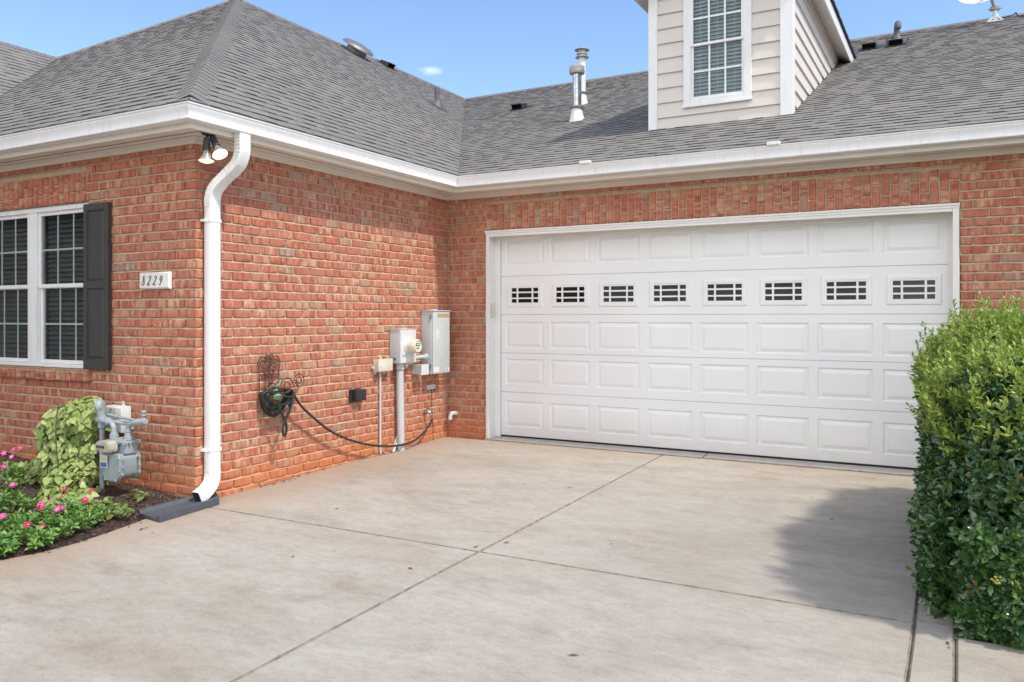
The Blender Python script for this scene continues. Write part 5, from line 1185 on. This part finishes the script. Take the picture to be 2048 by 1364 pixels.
# ------------------------------------------------------------------ planting
def norm(a): return a / np.maximum(np.linalg.norm(a, axis=1, keepdims=True), 1e-9)
LEAF = (np.array([(0, 0, 0), (.30, -.40, .07), (.30, 0, 0), (.30, .40, .07), (.70, -.40, .05), (.70, 0, -.03), (.70, .40, .05), (1, 0, -.09)], float), [(0, 2, 1), (0, 3, 2), (1, 2, 5, 4), (2, 3, 6, 5), (4, 5, 7), (5, 6, 7)])
HEART = (np.array([(.08, 0, 0), (-.04, -.28, .03), (.22, -.50, .05), (.60, -.36, .01), (1, 0, -.14), (.60, .36, .01), (.22, .50, .05), (-.04, .28, .03), (.45, 0, -.05)], float), [(0, 8, 2, 1), (8, 3, 2), (8, 4, 3), (8, 5, 4), (8, 6, 5), (0, 7, 6, 8)])
PETAL = (np.array([(0, -.06, 0), (.5, -.36, .02), (.95, -.30, -.03), (1.02, 0, -.02), (.95, .34, -.05), (.5, .36, .03), (0, .06, 0)], float), [(0, 1, 5, 6), (1, 2, 3, 4, 5)])
def leaves(name, mats, parent, P, A, Nn, ln, wd, att, tmpl, mi=None):
    """one mesh of leaves: P base points, A axes, Nn upper-side directions"""
    T, F = tmpl; A = norm(A); Sd = norm(np.cross(Nn, A)); Nn = np.cross(A, Sd); n = len(P); nvt = len(T)
    V = P[:, None, :] + A[:, None, :] * (T[None, :, 0:1] * ln[:, None, None]) + Sd[:, None, :] * (T[None, :, 1:2] * wd[:, None, None]) + Nn[:, None, :] * (T[None, :, 2:3] * ln[:, None, None])
    org = np.zeros(3); p_ = parent
    while p_ is not None: org += np.array(p_.location); p_ = p_.parent
    V = (V.reshape(-1, 3) - org).astype(np.float32)
    li = np.concatenate([np.array(f) for f in F]); lt = np.array([len(f) for f in F]); ls = np.concatenate([[0], np.cumsum(lt)[:-1]])
    LI = (li[None, :] + (np.arange(n) * nvt)[:, None]).ravel(); LS = (ls[None, :] + (np.arange(n) * len(li))[:, None]).ravel()
    me = bpy.data.meshes.new(name); me.vertices.add(len(V)); me.vertices.foreach_set('co', V.ravel())
    me.loops.add(len(LI)); me.loops.foreach_set('vertex_index', LI.astype(np.int32)); me.polygons.add(len(LS)); me.polygons.foreach_set('loop_start', LS.astype(np.int32))
    try: me.polygons.foreach_set('loop_total', np.tile(lt, n).astype(np.int32))
    except Exception: pass
    for m_ in (mats if isinstance(mats, (list, tuple)) else [mats]): me.materials.append(m_)
    if mi is not None: me.polygons.foreach_set('material_index', np.repeat(mi, len(F)).astype(np.int32))
    me.update(calc_edges=True); me.polygons.foreach_set('use_smooth', np.ones(len(LS), bool))
    at_ = me.attributes.new('bc', 'FLOAT_VECTOR', 'POINT'); at_.data.foreach_set('vector', np.repeat(att, nvt, axis=0).astype(np.float32).ravel())
    me.validate(); o = bpy.data.objects.new(name, me); COL.objects.link(o)
    if parent is not None: o.parent = parent
    return o
def sprays(rs, tips, dirs, cnt, ln0, ln1, ratio, sp0, sp1, back):
    """leaves set round the last few centimetres of each twig"""
    n = len(tips); D = norm(dirs); ref = np.where(np.abs(D[:, 2:3]) < .9, np.array([[0, 0, 1.]]), np.array([[1., 0, 0]])); E1 = norm(np.cross(D, ref)); E2 = np.cross(D, E1)
    Ps, As, Ns, Ls, Ws, Is = [], [], [], [], [], []
    ph = rs.uniform(0, 6.28, n)
    for k in range(cnt):
        f = k / max(1, cnt - 1); a_ = ph + k * 2.4 + rs.normal(0, .25, n); sp = np.radians(sp0 + (sp1 - sp0) * f) + rs.normal(0, .17, n)
        rad = E1 * np.cos(a_)[:, None] + E2 * np.sin(a_)[:, None]
        As.append(D * np.cos(sp)[:, None] + rad * np.sin(sp)[:, None]); Ns.append(D * np.sin(sp)[:, None] - rad * np.cos(sp)[:, None] + rs.normal(0, .18, (n, 3)))
        Ps.append(tips - D * (back * f) + rs.normal(0, .004, (n, 3))); l_ = rs.uniform(ln0, ln1, n) * (.7 + .3 * f); Ls.append(l_); Ws.append(l_ * ratio * rs.uniform(.85, 1.15, n)); Is.append(np.arange(n))
    c_ = np.concatenate; return c_(Ps), c_(As), c_(Ns), c_(Ls), c_(Ws), c_(Is)
rs = np.random.RandomState(3)
# hedge shrub by the garage door
hd_ = empty('hedge_shrub', (6.25, -2.3, -.1), 'large leafy hedge shrub with bright new growth above dark glossy leaves', 'shrub')
HC, HHX, HHY, ZH0 = np.array([6.29, -2.36]), 1.0, 1.52, -.09
def hedge_pts(n, k=1.0):
    """points on the shrub's outside: upright clipped sides, a mounded top"""
    out, nor = [], []
    while len(out) < n:
        d = rs.normal(size=3); d /= np.linalg.norm(d); p_ = 4.5
        if rs.rand() < .35 and not (d[0] < .2 or d[1] < .2 or d[2] > .2): continue
        r = (abs(d[0] / HHX) ** p_ + abs(d[1] / HHY) ** p_ + (max(d[2], 0) / .80) ** 2.6 + (max(-d[2], 0) / .70) ** 9) ** -.5
        r2 = (abs(d[0] / HHX) ** p_ + abs(d[1] / HHY) ** p_ + abs(d[2] / .76) ** p_) ** (-1 / p_)
        q_ = d * r2
        z = .62 + q_[2] * (1 if q_[2] > 0 else .93)
        inset = max(0, .2 - (z - ZH0)) * .25 + (0 if z < .9 else (z - .9) ** 2 * 1.05)
        hx, hy = HHX - inset, HHY - inset
        x, y = HC[0] + q_[0] / HHX * hx, HC[1] + q_[1] / HHY * hy
        bulge = .045 * math.sin(x * 5.1 + z * 4) + .045 * math.sin(y * 4.3 + z * 5.2) + .03 * math.sin(z * 9 + x * 3 + y * 7)
        g_ = np.array([np.sign(d[0]) * abs(q_[0] / HHX) ** (p_ - 1) / HHX, np.sign(d[1]) * abs(q_[1] / HHY) ** (p_ - 1) / HHY, np.sign(q_[2]) * abs(q_[2] / .8) ** (p_ - 1) / .8 * (1 if q_[2] > 0 else .3)])
        g_ /= np.linalg.norm(g_) + 1e-9
        out.append(np.array([x, y, z]) * 1.0 + g_ * (bulge - (1 - k) * .6)); nor.append(g_)
    return np.array(out), np.array(nor)
P0, N0 = hedge_pts(11500)
keep = (P0[:, 2] > -.09); P0, N0 = P0[keep], N0[keep]
P0 += N0 * rs.normal(0, .022, (len(P0), 1))
for (n_, f_) in ((1500, 0), (2300, 1)):
    z_ = rs.uniform(-.09, .42, n_) ; t_ = rs.rand(n_)
    e_p = np.stack([np.full(n_, 5.335) + .03 * np.sin(t_ * 21), -3.72 + t_ * 2.0, z_], 1) if f_ == 0 else np.stack([5.42 + t_ * 1.7, np.full(n_, -3.865) + .03 * np.sin(t_ * 23 + z_ * 7), z_], 1)
    e_n = np.tile([[-1., 0, .1]] if f_ == 0 else [[0, -1., .1]], (n_, 1)); P0 = np.concatenate([P0, e_p + rs.normal(0, .02, (n_, 3))]); N0 = np.concatenate([N0, e_n])
for k_ in range(len(P0)):
    if P0[k_, 0] < 5.52 and P0[k_, 1] < -3.62: P0[k_, :2] += (.06, .07)
D0 = N0 + np.array([0, 0, .35]) + rs.normal(0, .45, P0.shape)
# where the fresh growth has taken over: upper half, ragged lower edge
edge_ = .92 + .10 * np.sin(P0[:, 0] * 4.0 + 1) + .07 * np.sin(P0[:, 1] * 6.0) + .05 * np.sin(P0[:, 0] * 13 + P0[:, 1] * 9)
young = (P0[:, 2] + rs.normal(0, .07, len(P0)) > edge_) | ((P0[:, 2] > .0) & (rs.rand(len(P0)) < .03) & (P0[:, 0] > 5.6))
old_ = ~young
P, A, Nn, ln, wd, ix = sprays(rs, P0[old_], D0[old_], 7, .038, .074, .52, 28, 88, .055)
att = np.stack([np.clip(rs.beta(1.3, 1.25, len(P)) * .92 + rs.normal(0, .05, len(P)), 0, .95), rs.rand(len(P)), rs.rand(len(P))], 1)
att[rs.rand(len(P)) < .006, 0] = 1.0
leaves('foliage', M['hedge'], hd_, P, A, Nn, ln, wd, att, LEAF)
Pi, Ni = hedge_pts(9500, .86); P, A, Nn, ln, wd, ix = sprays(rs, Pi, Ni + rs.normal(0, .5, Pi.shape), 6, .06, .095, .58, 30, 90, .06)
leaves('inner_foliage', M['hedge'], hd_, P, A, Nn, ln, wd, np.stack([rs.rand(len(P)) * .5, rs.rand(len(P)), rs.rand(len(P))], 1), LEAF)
P0 = np.concatenate([P0, P0[young] + rs.normal(0, .03, (young.sum(), 3)) - N0[young] * .02]); N0 = np.concatenate([N0, N0[young]]); young = np.concatenate([young, np.ones(young.sum(), bool)])
Dy = N0[young] * .75 + np.array([0, 0, .75]) + rs.normal(0, .28, (young.sum(), 3))
Py = P0[young] + norm(Dy) * rs.uniform(0, .05, (young.sum(), 1))
P, A, Nn, ln, wd, ix = sprays(rs, Py, Dy, 8, .032, .052, .46, 20, 62, .075)
rt = rs.rand(len(Py)); att = np.stack([np.clip(.22 + .62 * rt[ix] + rs.normal(0, .14, len(P)), 0, 1), rs.rand(len(P)), rs.rand(len(P))], 1)
leaves('new_growth', M['newleaf'], hd_, P, A, Nn, ln, wd, att, LEAF)
# long shoots standing out of the top
tops = np.where((P0[:, 2] > .84) & (rs.rand(len(P0)) < .17))[0]
q = MB_(); SP, SD = [], []
for i in tops:
    d = Vector((N0[i] * .35 + np.array([0, 0, 1.0]) + rs.normal(0, .16, 3)).tolist()).normalized(); b0 = Vector(P0[i].tolist()) - d * .06; hgt = rs.uniform(.05, .15) + (.10 if rs.rand() < .10 else 0)
    q.tube([b0, b0 + d * (hgt + .06)], [.0028, .0016], 5)
    k = 0.0
    while k < hgt: SP.append(b0 + d * (.06 + k)); SD.append(d); k += .03
q.build('shoot', M['greenstem'], hd_)
SP, SD = np.array([tuple(v) for v in SP]), np.array([tuple(v) for v in SD]) + rs.normal(0, .12, (len(SD), 3))
P, A, Nn, ln, wd, ix = sprays(rs, SP, SD, 4, .030, .048, .42, 22, 55, .02)
leaves('shoot_leaves', M['newleaf'], hd_, P, A, Nn, ln, wd, np.stack([np.clip(rs.beta(2.6, 1.8, len(P)), 0, 1), rs.rand(len(P)), rs.rand(len(P))], 1), LEAF)
q = MB_()
for i in rs.choice(np.where((P0[:, 2] < .62) & (P0[:, 0] > 5.6) & (P0[:, 1] < -3.2))[0], 12, replace=False):
    c_ = P0[i] + N0[i] * .03
    for k in range(rs.randint(7, 13)): q.lathe([(0, -.005), (.0045, -.0025), (.0052, 0), (.0045, .0028), (0, .005)], (c_ + rs.normal(0, .011, 3)).tolist(), (0, 0, 1), 6)
q.build('berries', M['berry'], hd_, smooth=True)
q = MB_()
for i in range(26):
    a_ = rs.uniform(0, 6.28); b_ = Vector((HC[0] + rs.uniform(-.75, .75), HC[1] + rs.uniform(-1.25, 1.25), -.12)); e_ = b_ + Vector((rs.uniform(-.35, .35), rs.uniform(-.35, .35), rs.uniform(.7, 1.2)))
    q.tube([b_, (b_ + e_) / 2 + Vector((rs.uniform(-.06, .06), rs.uniform(-.06, .06), 0)), e_], [.016, .011, .005], 6)
for i in range(24):
    y_ = rs.uniform(-3.72, -2.6); x_ = rs.uniform(5.36, 6.4); b_ = Vector((x_ + .15, -3.55 if rs.rand() < .5 else y_, rs.uniform(-.08, .12))); q.tube([b_, b_ + Vector((-.14 * rs.rand(), -.12 * rs.rand(), rs.uniform(.02, .16)))], [.005, .002], 5)
q.build('branches', M['stem'], hd_)

# mulch beds
def mulch_z(x, y):
    t_ = min(1, max(0, (-x) / 2.7)); wallz = -.085 + .175 * t_
    k = min(1, max(0, (-L - y) / 1.5)); base = wallz * (1 - k) + (gz(x, y) + .012) * k
    base += .045 * math.exp(-((x + .55) ** 2 / .35 + (y + 4.0) ** 2 / .05))
    return base + .010 * math.sin(x * 9 + y * 4) * math.sin(y * 11 - x * 3)
q = MB_(); nx, ny = 90, 60; x0, x1 = -3.9, .2; vs = []
def edge_x(y):
    c_ = curve
    for i in range(len(c_) - 1):
        if c_[i + 1][1] <= y <= c_[i][1]:
            f_ = (y - c_[i][1]) / (c_[i + 1][1] - c_[i][1]); return c_[i][0] + f_ * (c_[i + 1][0] - c_[i][0])
    return .05 if y > -3.9 else -4.5
for j in range(ny + 1):
    y = -L + .01 - (6.1 - L) * j / ny; ex = edge_x(y) - .004 if y < -L - .02 else -.0
    for i in range(nx + 1):
        x = x0 + (ex - x0) * (i / nx) ** .8; z = mulch_z(x, y); dd = ex - x
        if y < -L - .05: z = min(z, gz(x, y) - .012 + dd * .35)
        vs.append((x, y, z))
q.add(vs, [(j * (nx + 1) + i, j * (nx + 1) + i + 1, (j + 1) * (nx + 1) + i + 1, (j + 1) * (nx + 1) + i) for j in range(ny) for i in range(nx)])
tag(q.build('mulch_bed', M['mulch'], None, smooth=True), kind='structure')
q = MB_(); q.quad((JX3 + .01, -3.85, -.115), (9, -3.85, -.115), (9, 0, -.075), (JX3 + .01, 0, -.075)); tag(q.build('shrub_bed', M['mulch'], None), kind='structure')
q = MB_(); rg = random.Random(77)
def chip(x, y, z, s=1.0):
    l_, w_, h_ = rg.uniform(.012, .045) * s, rg.uniform(.004, .010) * s, rg.uniform(.002, .005); mt_ = Matrix.Translation((x, y, z + .003)) @ Matrix.Rotation(rg.uniform(0, 6.28), 4, 'Z') @ Matrix.Rotation(rg.gauss(0, .35), 4, 'Y') @ Matrix.Rotation(rg.gauss(0, .4), 4, 'X')
    vs = [mt_ @ Vector(p_) for p_ in ((-l_ / 2, -w_ / 2, 0), (l_ / 2, -w_ / 3, 0), (l_ / 2, w_ / 3, 0), (-l_ / 2, w_ / 2, 0), (-l_ / 2.4, 0, h_), (l_ / 2.4, 0, h_))]
    q.add(vs, [(0, 1, 5, 4), (1, 2, 5), (2, 3, 4, 5), (3, 0, 4)], 0, (rg.random() ** 1.6, rg.random(), 0))
for i in range(7500):
    y = -L - rg.random() ** 1.2 * 1.95; ex = edge_x(y); x = ex - .01 - rg.random() ** 1.3 * 2.9
    z = mulch_z(x, y); z = min(z, gz(x, y) - .012 + (ex - x) * .35) if y < -L - .05 else z
    chip(x, y, z)
for i in range(18): y = rg.uniform(-5.2, -4.3); chip(edge_x(y) + rg.uniform(0, .08), y, gz(0, y) + .001, .8)
for i in range(900): chip(rg.uniform(JX3, 7.2), -3.84 + abs(rg.gauss(0, .12)), -.112)
tag(q.build('bark_chips', M['chip'], None, fix=False, att=True), 'brown shredded bark chips covering the planting bed beside the brick wall', 'mulch', kind='stuff')

# vine over the meter
vn = empty('climbing_vine', (-1.25, -4.0, -.05), 'pale green heart-leaved vine mounded up against the gas meter', 'vine')
def blob(n, c, r, seed):
    d = rs.normal(size=(n, 3)); d = norm(d); d[:, 1] = -np.abs(d[:, 1]) * 1.0 + .25 * (rs.rand(n) < .3); return np.array(c) + d * np.array(r) * rs.uniform(.82, 1.03, (n, 1)), d
VP, VN = [], []
for (c_, r_, n) in (((-1.24, -3.98, .42), (.29, .26, .27), 660), ((-1.18, -4.02, .18), (.30, .25, .28), 520), ((-1.02, -3.98, .58), (.20, .22, .17), 300), ((-.98, -4.12, .02), (.26, .22, .16), 260), ((-1.62, -4.06, .02), (.24, .20, .15), 170), ((-1.85, -4.1, .0), (.14, .12, .14), 70), ((-.62, -4.22, -.06), (.26, .22, .12), 170), ((-.90, -3.95, .25), (.15, .2, .25), 130), ((-.42, -4.36, -.085), (.26, .14, .07), 150), ((-.80, -4.36, -.03), (.24, .16, .12), 170), ((-.92, -4.2, .06), (.22, .18, .18), 200)):
    p_, d_ = blob(n, c_, r_, 0); VP.append(p_); VN.append(d_)
VP, VN = np.concatenate(VP), np.concatenate(VN); k_ = (VP[:, 1] < -L - .02) & (VP[:, 2] > -.10); VP, VN = VP[k_], VN[k_]
k_ = ~((VP[:, 0] > -.80) & (VP[:, 2] > .05) & (VP[:, 1] < -3.9)); VP, VN = VP[k_], VN[k_]
n = len(VP); up_ = norm(VN * .9 + np.array([.15, -.35, .75]) + rs.normal(0, .45, (n, 3))); ax_ = norm(np.cross(up_, rs.normal(size=(n, 3))) + np.array([0, -.3, -.55]))
ln = rs.uniform(.045, .085, n); att = np.stack([np.clip(rs.beta(2.2, 1.8, n), 0, 1), rs.rand(n), rs.rand(n)], 1)
leaves('foliage', M['vine'], vn, VP, ax_, up_, ln, ln * rs.uniform(.72, .92, n), att, HEART)
q = MB_()
for i in range(16):
    x_ = rs.uniform(-1.5, -.9); q.tube(catmull([(x_, -3.95, -.1), (x_ + rs.uniform(-.1, .1), -4.05, .15), (x_ + rs.uniform(-.15, .2), -4.0, .4), (x_ + rs.uniform(-.1, .2), -3.95, .66)], 5), .0035, 5)
q.tube(catmull([(-1.05, -4.23, .72), (-1.04, -4.26, .5), (-1.03, -4.25, .25), (-1.02, -4.2, .05)], 5), .006, 6)
for (p_, e_) in (((-1.5, -4.0, .3), (-1.95, -4.2, .16)), ((-1.45, -4.15, .44), (-1.12, -4.24, .58)), ((-1.35, -4.1, .12), (-1.48, -4.3, .02))): q.tube(catmull([p_, ((p_[0] + e_[0]) / 2, (p_[1] + e_[1]) / 2, (p_[2] + e_[2]) / 2 + .03), e_], 5), .003, 5)
q.build('stem', M['stem'], vn)
# low runners of the same vine on the mulch beside the drive
def weed(x, y, n, r, label, grp=None):
    e_ = empty('ground_weed', (x, y, mulch_z(x, y)), label, 'weed')
    p_ = np.array([x, y, mulch_z(x, y) + .03]) + np.stack([rs.normal(0, r, n), rs.normal(0, r * .55, n), np.abs(rs.normal(0, .022, n))], 1)
    p_[:, 0] = np.minimum(p_[:, 0], np.array([edge_x(v) + .03 for v in p_[:, 1]]))
    up_ = norm(np.array([0, -.2, 1]) + rs.normal(0, .38, (n, 3))); a_ = norm(np.cross(up_, rs.normal(size=(n, 3)))); l_ = rs.uniform(.035, .068, n)
    leaves('foliage', M['weed'], e_, p_, a_, up_, l_, l_ * .75, np.stack([rs.rand(n), rs.rand(n), rs.rand(n)], 1), HEART)
    q = MB_()
    for i in range(6): q.tube([(x, y, mulch_z(x, y)), tuple(p_[rs.randint(n)])], .0022, 5)
    q.build('stem', M['greenstem'], e_)
weed(-.32, -4.33, 75, .13, 'low creeping weed on the mulch midway between vine and splash block')
weed(-.06, -4.36, 48, .075, 'low creeping weed on the drive edge just left of the splash block')
weed(-.18, -4.50, 50, .08, 'creeping weed patch trailing along the drive edge by the red blooms')
weed(-.30, -4.05, 16, .05, 'sparse weed sprig on bare mulch under the gas meter right side')

# bedding plants with pink and red flowers
def bedding(x, y, h, r, n, label, flowers):
    zb = mulch_z(x, y); e_ = empty('bedding_plant', (x, y, zb), label, 'flower', 'bedding plants along the drive edge')
    q = MB_(); tips, dirs = [], []
    n = int(n * .72); h *= .9
    for i in range(n):
        a_ = rs.uniform(0, 6.28); rr = r * math.sqrt(rs.rand()); tip = Vector((x + rr * math.cos(a_), y + rr * math.sin(a_), zb + h * (1 - .45 * (rr / r) ** 2) * rs.uniform(.55, 1.03))); b_ = Vector((x + rr * .3 * math.cos(a_), y + rr * .3 * math.sin(a_), zb))
        tip.x = min(tip.x, edge_x(max(tip.y, -5.6)) + .05)
        q.tube([b_, (b_ + tip) / 2 + Vector((0, 0, .01)), tip], .0022, 4)
        d = (tip - b_).normalized() + Vector((0, -.1, .5))
        for k in range(2): tips.append(tuple(tip.lerp(b_, k * .28))); dirs.append(tuple(d))
    q.build('stem', M['greenstem'], e_)
    tips, dirs = np.array(tips), np.array(dirs) + rs.normal(0, .25, (len(dirs), 3))
    P, A, Nn, ln, wd, ix = sprays(rs, tips, dirs, 7, .044, .066, .44, 38, 80, .028)
    low = np.clip((zb + h * .35 - P[:, 2]) / .1, 0, 1); tone = np.clip(rs.beta(2, 2.4, len(P)) * .9 + low * (rs.rand(len(P)) < .18) * .6, 0, 1)
    leaves('foliage', M['vinca'], e_, P, A, Nn, ln, wd, np.stack([tone, rs.rand(len(P)), rs.rand(len(P))], 1), LEAF)
    for (fx, fy, fz, col, cl) in flowers:
        for j in range(cl):
            c_ = np.array([x + fx, y + fy, zb + fz * .92]) + (rs.normal(0, .024, 3) * np.array([1, 1, .35]) if j else 0)
            n_ = np.array([.30 + rs.normal(0, .25), -.65 + rs.normal(0, .2), .75]); n_ /= np.linalg.norm(n_); e1 = np.cross(n_, [0, 0, 1.]); e1 /= np.linalg.norm(e1); e2 = np.cross(n_, e1); ph = rs.uniform(0, 6.28)
            ang = ph + np.arange(5) * 2 * np.pi / 5; A_ = e1[None] * np.cos(ang)[:, None] + e2[None] * np.sin(ang)[:, None] + n_[None] * .12
            l_ = np.full(5, rs.uniform(.017, .023)); f_ = leaves('flower', M[col], e_, c_[None] + A_ * .002, A_, np.repeat(n_[None], 5, 0), l_, l_ * 1.05, np.tile([[rs.rand(), rs.rand(), 0]], (5, 1)), PETAL)
            q = MB_(); q.lathe([(.0042, .001), (.003, .0025), (0, .003)], c_.tolist(), n_.tolist(), 6); q.build('flower_eye', M['paper'], f_)
bedding(-.08, -4.62, .20, .15, 34, 'bedding plant with bright red flower nearest the gas meter', [(.02, -.03, .22, 'red', 2), (-.10, .10, .25, 'red', 1)])
bedding(.02, -4.86, .20, .15, 36, 'bedding plant with a large magenta flower cluster by the drive', [(.0, -.04, .225, 'pink', 4), (-.09, .02, .19, 'red', 1)])
bedding(.06, -5.10, .16, .14, 32, 'bedding plant with small red blooms low at the drive edge', [(-.03, -.02, .17, 'red', 2), (.03, .05, .15, 'red', 1)])
bedding(.03, -5.32, .15, .13, 28, 'yellowing bedding plant with a coral bloom at the front drive edge', [(-.02, .02, .165, 'red', 1)])
bedding(-.24, -4.86, .20, .15, 34, 'bedding plant with paired pink and red blooms between its neighbours', [(.02, -.03, .215, 'pink', 2), (.03, -.02, .19, 'red', 2), (-.05, .1, .22, 'pink', 1)])
bedding(-.22, -5.10, .17, .15, 34, 'bedding plant with one broad pink bloom at the photo edge', [(-.02, -.02, .19, 'pink', 3)])
bedding(-.36, -4.60, .21, .14, 30, 'bedding plant with a lone red bloom in front of the vine', [(-.05, .02, .25, 'red', 2), (.06, -.06, .22, 'red', 1)])
bedding(-.50, -4.92, .17, .15, 30, 'flowerless grey green bedding plant behind the pink blooms', [])
bedding(-.95, -4.70, .24, .17, 36, 'bedding plant with a violet pink bloom at the left edge', [(.07, .0, .25, 'pink', 3)])
bedding(-1.50, -4.42, .30, .17, 34, 'tall bedding plant with many light pink blooms by the brick', [(.08, .02, .33, 'pink', 2), (.10, -.05, .26, 'pink', 3), (.05, .05, .39, 'pink', 2), (.0, .0, .36, 'pink', 1)])
# small debris on the drive
q = MB_(); rg = random.Random(5)
for (x, y, sx_, sy_, n) in ((.03, -2.75, .02, .07, 16), (.03, -3.0, .015, .12, 9), (.04, -2.3, .02, .2, 7), (1.4, -3.0, 1.2, 1.6, 10), (3.4, -3.2, 1.2, 1.8, 10), (.35, -4.45, .08, .15, 4), (5.44, -4.0, .015, .12, 4)):
    for i in range(n):
        a_ = rg.uniform(0, 6.28); l_ = rg.uniform(.008, .03); px_, py2 = x + rg.gauss(0, sx_), y + rg.gauss(0, sy_); px_ = max(px_, .012); z_ = gz(px_, py2) + .004; dx_, dy_ = math.cos(a_) * l_, math.sin(a_) * l_
        q.add([(px_ - dx_, py2 - dy_, z_), (px_ - dy_ * .3, py2 + dx_ * .3, z_ + .004), (px_ + dx_, py2 + dy_, z_ + .002), (px_ + dy_ * .3, py2 - dx_ * .3, z_ + .003)], [(0, 1, 2, 3)], 0, (rg.random() * .9, 0, 0))
tag(q.build('leaf_litter', M['chip'], None, fix=False, att=True), 'scattered dry leaf bits lying on the concrete drive', 'leaf litter', kind='stuff')
